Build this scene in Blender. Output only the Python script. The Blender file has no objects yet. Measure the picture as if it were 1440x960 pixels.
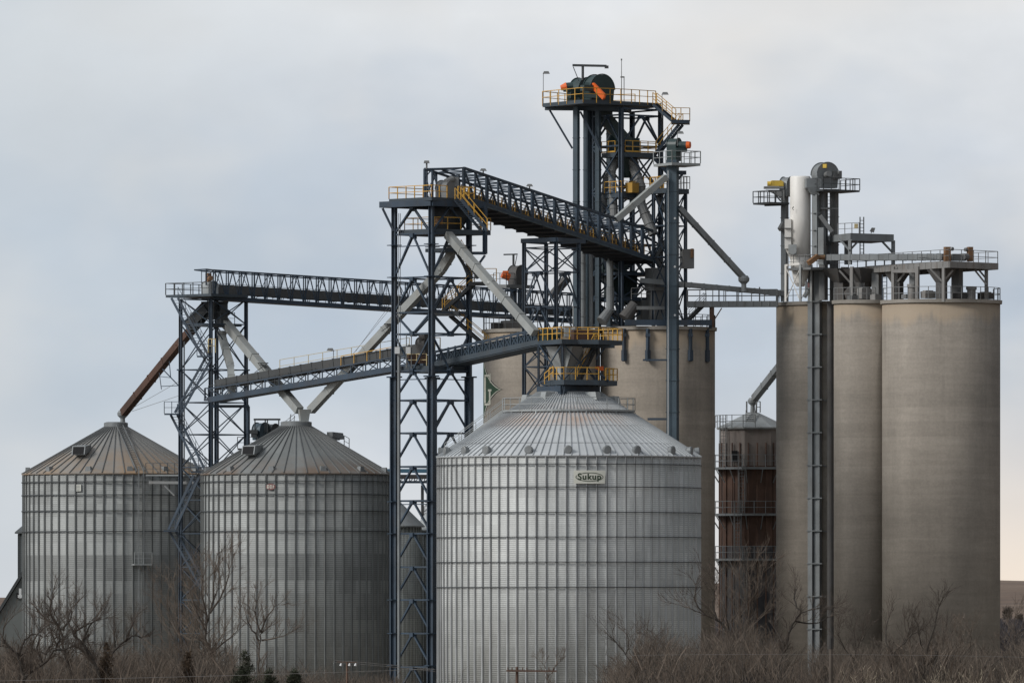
import bpy, math, random
from mathutils import Vector, Matrix
R_ = math.radians
PI = math.pi
random.seed(11)

sc = bpy.context.scene
COL = sc.collection

# ------------------------------------------------------------------ scale of the view
S = 13333.0      # focal length in photo pixels (a long telephoto)
CZ = 8.0         # the camera stands on a rise eight metres above the yard
HY = 850.0       # eye level in the photo

def P(x, y, Y):
    return Vector(((x - 720.0) * Y / S, Y, CZ + (HY - y) * Y / S))

def u(px, Y):
    return px * Y / S

def zz(y, Y):
    return CZ + (HY - y) * Y / S

# ------------------------------------------------------------------ materials
MATS = {}

def nodes_of(name):
    m = bpy.data.materials.new(name)
    m.use_nodes = True
    nt = m.node_tree
    return m, nt, nt.nodes, nt.links, nt.nodes['Principled BSDF']

def N(nt, t, **kw):
    n = nt.nodes.new(t)
    for k, v in kw.items():
        setattr(n, k, v)
    return n

def M_(nt, op, a, b=None, c=None):
    n = nt.nodes.new('ShaderNodeMath')
    n.operation = op
    for i, val in enumerate((a, b, c)):
        if val is None:
            continue
        if isinstance(val, (int, float)):
            n.inputs[i].default_value = val
        else:
            nt.links.new(val, n.inputs[i])
    return n.outputs[0]

def noise(nt, vec, scale, detail=4.0, rough=0.55, mapscale=None):
    n = nt.nodes.new('ShaderNodeTexNoise')
    n.inputs['Scale'].default_value = scale
    n.inputs['Detail'].default_value = detail
    n.inputs['Roughness'].default_value = rough
    if mapscale is not None:
        mp = nt.nodes.new('ShaderNodeMapping')
        mp.inputs['Scale'].default_value = mapscale
        nt.links.new(vec, mp.inputs['Vector'])
        vec = mp.outputs[0]
    nt.links.new(vec, n.inputs['Vector'])
    return n.outputs['Fac']

def remap(nt, v, a, b, c, d, clamp=True):
    n = nt.nodes.new('ShaderNodeMapRange')
    n.clamp = clamp
    n.inputs[1].default_value = a
    n.inputs[2].default_value = b
    n.inputs[3].default_value = c
    n.inputs[4].default_value = d
    nt.links.new(v, n.inputs[0])
    return n.outputs[0]

def mixc(nt, fac, a, b, mode='MIX'):
    n = nt.nodes.new('ShaderNodeMix')
    n.data_type = 'RGBA'
    n.blend_type = mode
    if isinstance(fac, (int, float)):
        n.inputs[0].default_value = fac
    else:
        nt.links.new(fac, n.inputs[0])
    for idx, val in ((6, a), (7, b)):
        if isinstance(val, tuple):
            n.inputs[idx].default_value = (val[0], val[1], val[2], 1)
        else:
            nt.links.new(val, n.inputs[idx])
    return n.outputs[2]

def scalec(nt, col, f):
    """colour times a factor"""
    n = nt.nodes.new('ShaderNodeVectorMath')
    n.operation = 'SCALE'
    if isinstance(col, tuple):
        n.inputs[0].default_value = col[:3]
    else:
        nt.links.new(col, n.inputs[0])
    if isinstance(f, (int, float)):
        n.inputs[3].default_value = f
    else:
        nt.links.new(f, n.inputs[3])
    return n.outputs[0]

def mat_paint(key, col, rough=0.5, metal=0.0, var=0.25, dirt=None, dirt_amt=0.3, streak=True, scale=0.5):
    """painted or galvanised steel: blotches, runs and a little dirt of its own"""
    m, nt, nd, lk, bs = nodes_of(key)
    tc = N(nt, 'ShaderNodeTexCoord')
    v = tc.outputs['Object']
    n1 = noise(nt, v, scale, 5)
    f = remap(nt, n1, 0.3, 0.7, 1 - var, 1 + var)
    c = scalec(nt, col, f)
    if dirt is not None:
        n2 = noise(nt, v, 0.9, 6, 0.65, (1.6, 1.6, 0.35) if streak else None)
        c = mixc(nt, remap(nt, n2, 0.48, 0.72, 0, dirt_amt), c, dirt)
    lk.new(c, bs.inputs['Base Color'])
    bs.inputs['Roughness'].default_value = rough
    bs.inputs['Metallic'].default_value = metal
    MATS[key] = m
    return m

def mat_bin(key, col, nsheet, pitch, dark_below=None, var=0.14, metal=0.35, rough=0.5, dark_gain=0.62, sheet_h=1.12, bump=0.35):
    """corrugated galvanised wall sheets: every sheet weathers to its own grey"""
    m, nt, nd, lk, bs = nodes_of(key)
    tc = N(nt, 'ShaderNodeTexCoord')
    v = tc.outputs['Object']
    sp = N(nt, 'ShaderNodeSeparateXYZ')
    lk.new(v, sp.inputs[0])
    x, y, z = sp.outputs
    ang = M_(nt, 'ARCTAN2', y, x)
    row = M_(nt, 'FLOOR', M_(nt, 'DIVIDE', z, sheet_h))
    off = M_(nt, 'MULTIPLY', M_(nt, 'MODULO', row, 2.0), 0.5)
    colid = M_(nt, 'FLOOR', M_(nt, 'ADD', M_(nt, 'MULTIPLY', ang, nsheet / (2 * PI)), off))
    cmb = N(nt, 'ShaderNodeCombineXYZ')
    lk.new(colid, cmb.inputs[0]); lk.new(row, cmb.inputs[1])
    wn = N(nt, 'ShaderNodeTexWhiteNoise')
    lk.new(cmb.outputs[0], wn.inputs['Vector'])
    f = remap(nt, wn.outputs['Value'], 0, 1, 1 - var, 1 + var)
    # spangle and long water runs
    n1 = noise(nt, v, 1.1, 6, 0.6, (1, 1, 0.12))
    f = M_(nt, 'MULTIPLY', f, remap(nt, n1, 0.3, 0.7, 0.80, 1.15))
    n3 = noise(nt, v, 6.0, 3, 0.6)
    f = M_(nt, 'MULTIPLY', f, remap(nt, n3, 0.3, 0.7, 0.94, 1.06))
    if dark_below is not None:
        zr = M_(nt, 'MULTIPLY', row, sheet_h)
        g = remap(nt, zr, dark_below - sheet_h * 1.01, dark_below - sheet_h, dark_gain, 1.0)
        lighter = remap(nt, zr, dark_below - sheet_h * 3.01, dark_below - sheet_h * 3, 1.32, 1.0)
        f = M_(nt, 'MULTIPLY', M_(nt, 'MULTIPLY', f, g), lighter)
    # the corrugation itself: darker in the valleys, lighter on the crests
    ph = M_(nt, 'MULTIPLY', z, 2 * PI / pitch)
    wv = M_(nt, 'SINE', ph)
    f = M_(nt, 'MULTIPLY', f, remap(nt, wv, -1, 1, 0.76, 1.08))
    # lap seam between two rows of sheets
    fr = M_(nt, 'FRACT', M_(nt, 'DIVIDE', z, sheet_h))
    seam = remap(nt, fr, 0.0, 0.045, 0.78, 1.0)
    f = M_(nt, 'MULTIPLY', f, seam)
    c = scalec(nt, col, f)
    rn = noise(nt, v, 0.35, 5, 0.6, (1, 1, 0.35))
    c = mixc(nt, remap(nt, rn, 0.58, 0.8, 0, 0.35), c, (0.20, 0.17, 0.13))
    lk.new(c, bs.inputs['Base Color'])
    bs.inputs['Metallic'].default_value = metal
    lk.new(remap(nt, n1, 0.3, 0.7, rough - 0.08, rough + 0.12), bs.inputs['Roughness'])
    bp = N(nt, 'ShaderNodeBump')
    bp.inputs['Strength'].default_value = bump
    bp.inputs['Distance'].default_value = 0.012
    lk.new(wv, bp.inputs['Height'])
    lk.new(bp.outputs[0], bs.inputs['Normal'])
    MATS[key] = m
    return m

def mat_roof(key, col, nrib, stain=None, stain_z=0.0, stain_h=2.5, metal=0.35, rough=0.5, var=0.1, laps=()):
    m, nt, nd, lk, bs = nodes_of(key)
    tc = N(nt, 'ShaderNodeTexCoord')
    v = tc.outputs['Object']
    sp = N(nt, 'ShaderNodeSeparateXYZ')
    lk.new(v, sp.inputs[0])
    x, y, z = sp.outputs
    ang = M_(nt, 'ARCTAN2', y, x)
    pid = M_(nt, 'FLOOR', M_(nt, 'MULTIPLY', ang, nrib / (2 * PI)))
    wn = N(nt, 'ShaderNodeTexWhiteNoise', noise_dimensions='1D')
    lk.new(pid, wn.inputs['W'])
    f = remap(nt, wn.outputs['Value'], 0, 1, 1 - var, 1 + var)
    n1 = noise(nt, v, 0.5, 6, 0.6)
    f = M_(nt, 'MULTIPLY', f, remap(nt, n1, 0.3, 0.7, 0.88, 1.1))
    c = scalec(nt, col, f)
    for lz in laps:
        d = M_(nt, 'ABSOLUTE', M_(nt, 'SUBTRACT', z, lz))
        c = mixc(nt, remap(nt, d, 0.02, 0.07, 0.55, 0.0), c, (0.12, 0.12, 0.12))
    if stain is not None:
        n2 = noise(nt, v, 0.32, 5, 0.6)
        h = M_(nt, 'MULTIPLY', remap(nt, z, stain_z, stain_z + stain_h, 1.0, 0.0), remap(nt, z, stain_z - 1.0, stain_z - 0.1, 0.0, 1.0))
        s_ = M_(nt, 'MULTIPLY', h, remap(nt, n2, 0.36, 0.60, 0.0, 1.0))
        c = mixc(nt, s_, c, stain)
    lk.new(c, bs.inputs['Base Color'])
    bs.inputs['Metallic'].default_value = metal
    bs.inputs['Roughness'].default_value = rough
    MATS[key] = m
    return m

def mat_concrete(key, col, top_z=None, pale=(0.40, 0.315, 0.225), lift=1.25):
    m, nt, nd, lk, bs = nodes_of(key)
    tc = N(nt, 'ShaderNodeTexCoord')
    v = tc.outputs['Object']
    sp = N(nt, 'ShaderNodeSeparateXYZ')
    lk.new(v, sp.inputs[0])
    z = sp.outputs[2]
    n1 = noise(nt, v, 0.16, 6, 0.62)
    n2 = noise(nt, v, 0.45, 6, 0.68, (1.0, 1.0, 0.08))     # runs down the wall
    n3 = noise(nt, v, 0.9, 5, 0.65, (0.25, 0.25, 2.2))      # slip-form bands
    n4 = noise(nt, v, 5.0, 3, 0.6)
    row = M_(nt, 'FLOOR', M_(nt, 'DIVIDE', z, lift))
    wn = N(nt, 'ShaderNodeTexWhiteNoise', noise_dimensions='1D')
    lk.new(row, wn.inputs['W'])
    f = remap(nt, n1, 0.3, 0.7, 0.82, 1.16)
    for a, lo, hi in ((n2, 0.86, 1.10), (n3, 0.90, 1.09), (n4, 0.92, 1.08)):
        f = M_(nt, 'MULTIPLY', f, remap(nt, a, 0.3, 0.7, lo, hi))
    f = M_(nt, 'MULTIPLY', f, remap(nt, wn.outputs['Value'], 0, 1, 0.95, 1.05))
    fr = M_(nt, 'FRACT', M_(nt, 'DIVIDE', z, lift))
    f = M_(nt, 'MULTIPLY', f, remap(nt, fr, 0.0, 0.05, 0.93, 1.0))
    if top_z is not None:
        n5 = noise(nt, v, 1.3, 4, 0.6, (1.0, 1.0, 0.03))
        fade = remap(nt, z, top_z - 13.0, top_z, 0.0, 1.0)
        f = M_(nt, 'MULTIPLY', f, M_(nt, 'SUBTRACT', 1.0, M_(nt, 'MULTIPLY', fade, remap(nt, n5, 0.54, 0.70, 0.0, 0.22))))
    c = scalec(nt, col, f)
    if top_z is not None:
        zn = M_(nt, 'ADD', z, remap(nt, n2, 0.3, 0.7, -0.9, 0.9))
        t = remap(nt, zn, top_z - 1.7, top_z - 0.9, 0.0, 0.7)
        c = mixc(nt, t, c, pale)
    lk.new(c, bs.inputs['Base Color'])
    bs.inputs['Roughness'].default_value = 0.9
    bp = N(nt, 'ShaderNodeBump')
    bp.inputs['Strength'].default_value = 0.12
    bp.inputs['Distance'].default_value = 0.03
    lk.new(n3, bp.inputs['Height'])
    lk.new(bp.outputs[0], bs.inputs['Normal'])
    MATS[key] = m
    return m

STEEL = mat_paint('dark_blue_steel', (0.034, 0.055, 0.082), 0.5, 0.0, 0.28, (0.062, 0.050, 0.042), 0.45)
STEEL2 = mat_paint('dark_grey_steel', (0.05, 0.056, 0.06), 0.55, 0.0, 0.25, (0.07, 0.055, 0.042), 0.4)
CASING = mat_paint('elevator_casing_paint', (0.050, 0.078, 0.100), 0.48, 0.0, 0.16, (0.045, 0.042, 0.04), 0.35)
DECKM = mat_paint('deck_plate_paint', (0.045, 0.062, 0.078), 0.6, 0.0, 0.2, (0.06, 0.05, 0.04), 0.4)
UNDER = mat_paint('deck_grating_dark', (0.02, 0.022, 0.026), 0.8, 0.0, 0.3)
YELLOW = mat_paint('safety_yellow', (0.60, 0.335, 0.05), 0.55, 0.0, 0.2, (0.24, 0.17, 0.09), 0.55)
YELLOW2 = mat_paint('shaded_yellow', (0.42, 0.24, 0.045), 0.65, 0.0, 0.25, (0.1, 0.07, 0.04), 0.7, False)  # yellow darkened and browned to stand for shade inside the gallery
PALEYEL = mat_paint('faded_yellow', (0.52, 0.42, 0.22), 0.6, 0.0, 0.2)
ORANGE = mat_paint('guard_orange', (0.75, 0.13, 0.015), 0.45, 0.0, 0.15, (0.3, 0.09, 0.03), 0.3)
RUSTOR = mat_paint('rusted_orange', (0.23, 0.125, 0.062), 0.75, 0.0, 0.3, (0.12, 0.06, 0.03), 0.6)
GALV = mat_paint('galvanised_grey', (0.36, 0.38, 0.38), 0.5, 0.3, 0.14, (0.26, 0.235, 0.2), 0.4)
GALVD = mat_paint('dull_galvanised', (0.22, 0.235, 0.24), 0.55, 0.2, 0.16, (0.14, 0.125, 0.11), 0.45)
SPOUT = mat_paint('spout_galvanised', (0.33, 0.345, 0.335), 0.55, 0.15, 0.15, (0.30, 0.27, 0.22), 0.45)
RUST = mat_paint('rusty_spout', (0.080, 0.042, 0.029), 0.8, 0.0, 0.35, (0.04, 0.033, 0.03), 0.6)
GREYP = mat_paint('grey_machine_paint', (0.17, 0.175, 0.175), 0.55, 0.0, 0.18, (0.11, 0.09, 0.07), 0.4)
GREYK = mat_paint('trough_charcoal', (0.052, 0.056, 0.058), 0.6, 0.0, 0.2, (0.08, 0.07, 0.06), 0.4)
GREYD = mat_paint('dark_trough_grey', (0.105, 0.108, 0.108), 0.6, 0.0, 0.2, (0.11, 0.09, 0.07), 0.4)
GREENM = mat_paint('dark_green_machine', (0.026, 0.050, 0.050), 0.42, 0.0, 0.2, (0.05, 0.045, 0.04), 0.3)
WHITE = mat_paint('tank_white', (0.80, 0.775, 0.73), 0.5, 0.0, 0.07, (0.5, 0.46, 0.40), 0.35)
PANEL = mat_paint('pale_panel', (0.62, 0.63, 0.63), 0.5, 0.0, 0.06)
DARKSLOT = mat_paint('dark_opening', (0.012, 0.012, 0.013), 0.9, 0.0, 0.1)
MACHINEY = mat_paint('machine_yellow', (0.62, 0.42, 0.06), 0.5, 0.0, 0.15, (0.2, 0.14, 0.05), 0.4)
FASCIA = mat_paint('weathered_fascia', (0.25, 0.245, 0.235), 0.65, 0.1, 0.18, (0.19, 0.13, 0.09), 0.5)
HOPPER = mat_paint('weathered_hopper', (0.085, 0.082, 0.08), 0.7, 0.0, 0.25, (0.12, 0.09, 0.06), 0.4)
RUSTWALL = mat_paint('rust_brown_wall', (0.120, 0.070, 0.050), 0.85, 0.0, 0.35, (0.05, 0.042, 0.04), 0.6)
GREYWALL = mat_paint('weathered_tank_wall', (0.23, 0.20, 0.18), 0.8, 0.0, 0.2, (0.1, 0.06, 0.045), 0.4)
DARKWALL = mat_paint('charcoal_tank_wall', (0.075, 0.075, 0.08), 0.8, 0.0, 0.25, (0.12, 0.115, 0.11), 0.5)
SIGNW = mat_paint('sign_white', (0.68, 0.68, 0.60), 0.5, 0.0, 0.06)
SIGNG = mat_paint('sign_dark_green', (0.035, 0.055, 0.03), 0.6, 0.0, 0.1)
SIGNR = mat_paint('sign_maroon', (0.20, 0.09, 0.085), 0.6, 0.0, 0.1)
LOGOG = mat_paint('emblem_green', (0.032, 0.072, 0.040), 0.75, 0.0, 0.12)
LOGOW = mat_paint('emblem_cream', (0.62, 0.60, 0.50), 0.75, 0.0, 0.08)
LOGOK = mat_paint('emblem_black', (0.03, 0.028, 0.026), 0.8, 0.0, 0.1)
BARNW = mat_paint('barn_wall', (0.13, 0.14, 0.135), 0.7, 0.0, 0.12)
BARNR = mat_paint('barn_roof', (0.05, 0.056, 0.058), 0.6, 0.0, 0.15)
BLUEC = mat_paint('blue_conveyor_paint', (0.10, 0.21, 0.29), 0.5, 0.0, 0.15)
POLEW = mat_paint('pole_wood', (0.12, 0.075, 0.055), 0.9, 0.0, 0.3)
WIREM = mat_paint('wire_grey', (0.20, 0.19, 0.18), 0.6, 0.2, 0.05)
CERAM = mat_paint('insulator_white', (0.75, 0.75, 0.75), 0.3, 0.0, 0.05)
BARK_A = mat_paint('bark_dark', (0.050, 0.042, 0.035), 0.95, 0.0, 0.3)
BARK_B = mat_paint('bark_grey', (0.095, 0.078, 0.064), 0.95, 0.0, 0.3)
TWIG_A = mat_paint('twig_brown', (0.090, 0.071, 0.057), 0.95, 0.0, 0.3)
TWIG_B = mat_paint('twig_tan', (0.15, 0.118, 0.092), 0.95, 0.0, 0.3)
SCRUB = mat_paint('scrub_stems', (0.105, 0.086, 0.070), 0.95, 0.0, 0.5, (0.17, 0.135, 0.10), 0.6, False, 0.22)
REED = mat_paint('dry_weed', (0.30, 0.255, 0.19), 0.95, 0.0, 0.25)
NEEDLE = mat_paint('cedar_green', (0.038, 0.046, 0.027), 0.9, 0.0, 0.5, (0.07, 0.055, 0.035), 0.6, False, 1.2)
NEEDLEB = mat_paint('cedar_winter_brown', (0.075, 0.050, 0.030), 0.9, 0.0, 0.4)
STONE = mat_paint('pale_rubble', (0.33, 0.28, 0.22), 0.95, 0.0, 0.25)
WOODF = mat_paint('far_wood', (0.055, 0.050, 0.055), 0.95, 0.0, 0.3)

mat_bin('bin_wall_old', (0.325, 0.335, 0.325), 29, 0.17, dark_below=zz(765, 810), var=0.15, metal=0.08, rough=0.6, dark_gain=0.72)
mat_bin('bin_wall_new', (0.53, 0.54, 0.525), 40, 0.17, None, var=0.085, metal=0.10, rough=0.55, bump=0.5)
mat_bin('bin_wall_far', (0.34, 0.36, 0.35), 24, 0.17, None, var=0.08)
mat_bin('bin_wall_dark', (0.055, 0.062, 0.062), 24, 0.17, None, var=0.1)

# ------------------------------------------------------------------ mesh collector
ORIG = {}

class MB:
    def __init__(self):
        self.v = []
        self.f = []

    def add(self, vs, fs):
        o = len(self.v)
        self.v.extend([tuple(a) for a in vs])
        self.f.extend([tuple(i + o for i in q) for q in fs])

    def beam(self, p, q, w, h=None):
        """square or flat bar from p to q"""
        p = Vector(p); q = Vector(q)
        h = h or w
        d = q - p
        if d.length < 1e-6:
            return self
        d.normalize()
        up = Vector((0, 0, 1)) if abs(d.z) < 0.98 else Vector((0.7071, -0.7071, 0))
        s = d.cross(up).normalized() * (w / 2)
        t = s.normalized().cross(d).normalized() * (h / 2)
        vs = []
        for c in (p, q):
            vs += [c - s - t, c + s - t, c + s + t, c - s + t]
        self.add(vs, [(0, 1, 2, 3), (7, 6, 5, 4), (0, 4, 5, 1), (1, 5, 6, 2), (2, 6, 7, 3), (3, 7, 4, 0)])
        return self

    def ibeam(self, p, q, w):
        """wide-flange post: two flanges and a web"""
        p = Vector(p); q = Vector(q)
        a = Vector((1, -0.55, 0)).normalized() * (w * 0.42)
        self.boxpost(p - a, q - a, w * 0.18, w)
        self.boxpost(p + a, q + a, w * 0.18, w)
        self.boxpost(p, q, w * 0.66, w * 0.16)
        return self

    def boxpost(self, p, q, w, d, ax=None):
        """upright bar with width along ax"""
        ax = ax or Vector((1, -0.55, 0)).normalized()
        ay = Vector((-ax.y, ax.x, 0))
        vs = []
        for c in (p, q):
            vs += [c - ax * w / 2 - ay * d / 2, c + ax * w / 2 - ay * d / 2, c + ax * w / 2 + ay * d / 2, c - ax * w / 2 + ay * d / 2]
        self.add(vs, [(3, 2, 1, 0), (4, 5, 6, 7), (0, 1, 5, 4), (1, 2, 6, 5), (2, 3, 7, 6), (3, 0, 4, 7)])
        return self

    def tube(self, p, q, r0, r1=None, n=8, cap=True):
        p = Vector(p); q = Vector(q)
        r1 = r0 if r1 is None else r1
        d = q - p
        if d.length < 1e-6:
            return self
        d.normalize()
        up = Vector((0, 0, 1)) if abs(d.z) < 0.95 else Vector((1, 0, 0))
        s = d.cross(up).normalized()
        t = s.cross(d).normalized()
        vs = []
        for c, r in ((p, r0), (q, r1)):
            for i in range(n):
                a = 2 * PI * i / n
                vs.append(c + s * (math.cos(a) * r) + t * (math.sin(a) * r))
        fs = [(i, (i + 1) % n, n + (i + 1) % n, n + i) for i in range(n)]
        if cap:
            fs.append(tuple(range(n - 1, -1, -1)))
            fs.append(tuple(range(n, 2 * n)))
        self.add(vs, fs)
        return self

    def path(self, pts, r, n=8):
        for a, b in zip(pts[:-1], pts[1:]):
            self.tube(a, b, r, r, n)
        return self

    def box(self, c, sx, sy, sz, yaw=0.0):
        c = Vector(c)
        ca, sa = math.cos(yaw), math.sin(yaw)
        vs = []
        for dz in (-sz / 2, sz / 2):
            for dx, dy in ((-1, -1), (1, -1), (1, 1), (-1, 1)):
                x = dx * sx / 2; y = dy * sy / 2
                vs.append((c.x + x * ca - y * sa, c.y + x * sa + y * ca, c.z + dz))
        self.add(vs, [(3, 2, 1, 0), (4, 5, 6, 7), (0, 1, 5, 4), (1, 2, 6, 5), (2, 3, 7, 6), (3, 0, 4, 7)])
        return self

    def slab(self, pts, th):
        """plan polygon of world points, extruded down by th"""
        n = len(pts)
        vs = [Vector(p) for p in pts] + [Vector(p) - Vector((0, 0, th)) for p in pts]
        fs = [tuple(range(n)), tuple(range(2 * n - 1, n - 1, -1))]
        for i in range(n):
            j = (i + 1) % n
            fs.append((i, n + i, n + j, j))
        self.add(vs, fs)
        return self

    def prism(self, pts, ext):
        n = len(pts)
        ext = Vector(ext)
        vs = [Vector(p) for p in pts] + [Vector(p) + ext for p in pts]
        fs = [tuple(range(n)), tuple(range(2 * n - 1, n - 1, -1))]
        for i in range(n):
            j = (i + 1) % n
            fs.append((i, n + i, n + j, j))
        self.add(vs, fs)
        return self

    def lathe(self, c, prof, n=48, rot=0.0):
        c = Vector(c)
        vs = []
        for r, z in prof:
            for i in range(n):
                a = 2 * PI * i / n + rot
                vs.append((c.x + math.cos(a) * r, c.y + math.sin(a) * r, c.z + z))
        fs = []
        for k in range(len(prof) - 1):
            for i in range(n):
                j = (i + 1) % n
                fs.append((k * n + i, k * n + j, (k + 1) * n + j, (k + 1) * n + i))
        if prof[0][0] > 1e-4:
            fs.append(tuple(range(n - 1, -1, -1)))
        if prof[-1][0] > 1e-4:
            fs.append(tuple(range((len(prof) - 1) * n, len(prof) * n)))
        self.add(vs, fs)
        return self

    def duct(self, pts, w, n=4):
        """square-ish duct through points, mitred"""
        for a, b in zip(pts[:-1], pts[1:]):
            self.beam(a, b, w)
        return self

    def loft(self, c0, s0, c1, s1, yaw=0.785):
        """tapered hopper from rectangle s0 at c0 to s1 at c1"""
        vs = []
        ca, sa = math.cos(yaw), math.sin(yaw)
        for c, s in ((Vector(c0), s0), (Vector(c1), s1)):
            for dx, dy in ((-1, -1), (1, -1), (1, 1), (-1, 1)):
                x = dx * s[0] / 2; y = dy * s[1] / 2
                vs.append((c.x + x * ca - y * sa, c.y + x * sa + y * ca, c.z))
        self.add(vs, [(0, 1, 2, 3), (7, 6, 5, 4), (0, 4, 5, 1), (1, 5, 6, 2), (2, 6, 7, 3), (3, 7, 4, 0)])
        return self

    def drum(self, c, axis, r, w, drop, n=20, taper=0.9):
        """elevator head: round top, straight sides falling by drop, axis horizontal"""
        c = Vector(c); axis = Vector(axis).normalized()
        side = Vector((-axis.y, axis.x, 0))
        prof = []
        for i in range(n + 1):
            a = PI * i / n
            prof.append(c + side * (math.cos(a) * r) + Vector((0, 0, math.sin(a) * r)))
        prof.append(c - side * (r * taper) - Vector((0, 0, drop)))
        prof.append(c + side * (r * taper) - Vector((0, 0, drop)))
        prof = [p - axis * (w / 2) for p in prof]
        self.prism(prof, axis * w)
        # rim flanges
        for s in (-1, 1):
            ring = []
            for i in range(n + 1):
                a = PI * i / n
                ring.append(c + axis * (s * w / 2) + side * (math.cos(a) * r * 1.04) + Vector((0, 0, math.sin(a) * r * 1.04)))
            for p, q in zip(ring[:-1], ring[1:]):
                self.beam(p, q, 0.05, 0.09)
        return self

    def build(self, name, m, parent=None, smooth=False, loc=None):
        o0 = ORIG[parent] if parent is not None else (Vector(loc) if loc is not None else Vector((0, 0, 0)))
        me = bpy.data.meshes.new(name)
        me.from_pydata([(a[0] - o0.x, a[1] - o0.y, a[2] - o0.z) for a in self.v], [], self.f)
        me.update()
        if smooth:
            me.polygons.foreach_set('use_smooth', [True] * len(me.polygons))
        me.materials.append(m)
        ob = bpy.data.objects.new(name, me)
        COL.objects.link(ob)
        if parent is not None:
            ob.parent = parent
            ORIG[ob] = o0
        else:
            ob.location = o0
            ORIG[ob] = o0
        return ob

def tag(o, label, cat, group=None, kind=None):
    if label: o['label'] = label
    if cat: o['category'] = cat
    if group: o['group'] = group
    if kind: o['kind'] = kind
    return o

GROUPS = {'grain_bin': 'corrugated grain bins', 'small_bin': 'small bins in the background', 'support_tower': 'lattice support towers',
          'conveyor_gallery': 'truss conveyor galleries', 'inclined_conveyor': 'open inclined conveyors', 'grain_spout': 'grain spouts',
          'concrete_silo': 'concrete silos', 'bucket_elevator': 'bucket elevators', 'utility_pole': 'utility poles'}

def thing(name, label, cat, loc, group=None):
    e = bpy.data.objects.new(name, None)
    COL.objects.link(e)
    e.empty_display_size = 0.5
    e.location = loc
    ORIG[e] = Vector(loc)
    return tag(e, label, cat, group or GROUPS.get(name))

def part_copy(src_mesh, name, parent, loc, rotz=0.0, rx=0.0):
    ob = bpy.data.objects.new(name, src_mesh)
    COL.objects.link(ob)
    ob.parent = parent
    ob.location = Vector(loc) - ORIG[parent]
    ob.rotation_euler = (rx, 0, rotz)
    ORIG[ob] = ORIG[parent]
    return ob

# ------------------------------------------------------------------ steelwork helpers
def railing(mb, pts, h=1.07, w=0.055, step=1.5, mid=True, kick=False, post_drop=0.0):
    for a, b in zip(pts[:-1], pts[1:]):
        a = Vector(a); b = Vector(b)
        L = (b - a).length
        n = max(1, round(L / step))
        H = Vector((0, 0, h))
        mb.beam(a + H, b + H, w)
        if mid:
            mb.beam(a + H * 0.5, b + H * 0.5, w * 0.85)
        if kick:
            mb.beam(a + Vector((0, 0, 0.08)), b + Vector((0, 0, 0.08)), w * 0.4, 0.12)
        for i in range(n + 1):
            p = a.lerp(b, i / n)
            mb.beam(p - Vector((0, 0, post_drop)), p + H, w)
    return mb

def ring_rail(mb, c, r, z, h=1.07, w=0.055, n=24, a0=0, a1=2 * PI):
    pts = [Vector((c.x + math.cos(a0 + (a1 - a0) * i / n) * r, c.y + math.sin(a0 + (a1 - a0) * i / n) * r, z)) for i in range(n + 1)]
    for i, (a, b) in enumerate(zip(pts[:-1], pts[1:])):
        for hh in (h, h * 0.5):
            mb.beam(a + Vector((0, 0, hh)), b + Vector((0, 0, hh)), w)
        mb.beam(a, a + Vector((0, 0, h)), w)
    mb.beam(pts[-1], pts[-1] + Vector((0, 0, h)), w)
    return mb

def stairs(st, rl, p, q, wv, n=None, rail_h=1.0, w=0.05, tread=0.28, depth=0.26, sides=2):
    """stringers and treads into st, handrails into rl (may be None)"""
    p = Vector(p); q = Vector(q); wv = Vector(wv)
    n = n or max(4, int(abs(q.z - p.z) / 0.24))
    st.beam(p, q, 0.07, depth)
    st.beam(p + wv, q + wv, 0.07, depth)
    d = Vector((q.x - p.x, q.y - p.y, 0)).normalized() * tread
    for i in range(n + 1):
        c = p.lerp(q, i / n) + Vector((0, 0, 0.06))
        st.slab([c - d / 2, c + d / 2, c + d / 2 + wv, c - d / 2 + wv], 0.035)
    if rl is not None:
        for o in ((Vector((0, 0, 0)), wv) if sides == 2 else (wv,)):
            for hh in (rail_h, rail_h * 0.5):
                rl.beam(p + o + Vector((0, 0, hh)), q + o + Vector((0, 0, hh)), w)
            k = max(2, int((q - p).length / 1.4))
            for i in range(k + 1):
                c = p.lerp(q, i / k) + o
                rl.beam(c, c + Vector((0, 0, rail_h)), w)

def ladder(mb, p, q, w=0.45, step=0.3, ax=Vector((1, 0, 0)), r=0.03, cage=False):
    p = Vector(p); q = Vector(q)
    a = ax.normalized() * w / 2
    mb.beam(p - a, q - a, r * 2); mb.beam(p + a, q + a, r * 2)
    n = int((q - p).length / step)
    for i in range(1, n):
        c = p.lerp(q, i / n)
        mb.beam(c - a, c + a, r * 1.4)
    if cage:
        out = Vector((a.y, -a.x, 0)).normalized() * 0.65
        m = int((q - p).length / 1.1)
        for i in range(2, m + 1):
            c = p.lerp(q, i / m)
            mb.beam(c - a * 1.4, c - a * 1.4 + out, r); mb.beam(c + a * 1.4, c + a * 1.4 + out, r)
            mb.beam(c - a * 1.4 + out, c + a * 1.4 + out, r)
        for s in (-1.4, 0, 1.4):
            mb.beam(p.lerp(q, 0.2) + a * s + out, q + a * s + out, r)
    return mb

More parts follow.
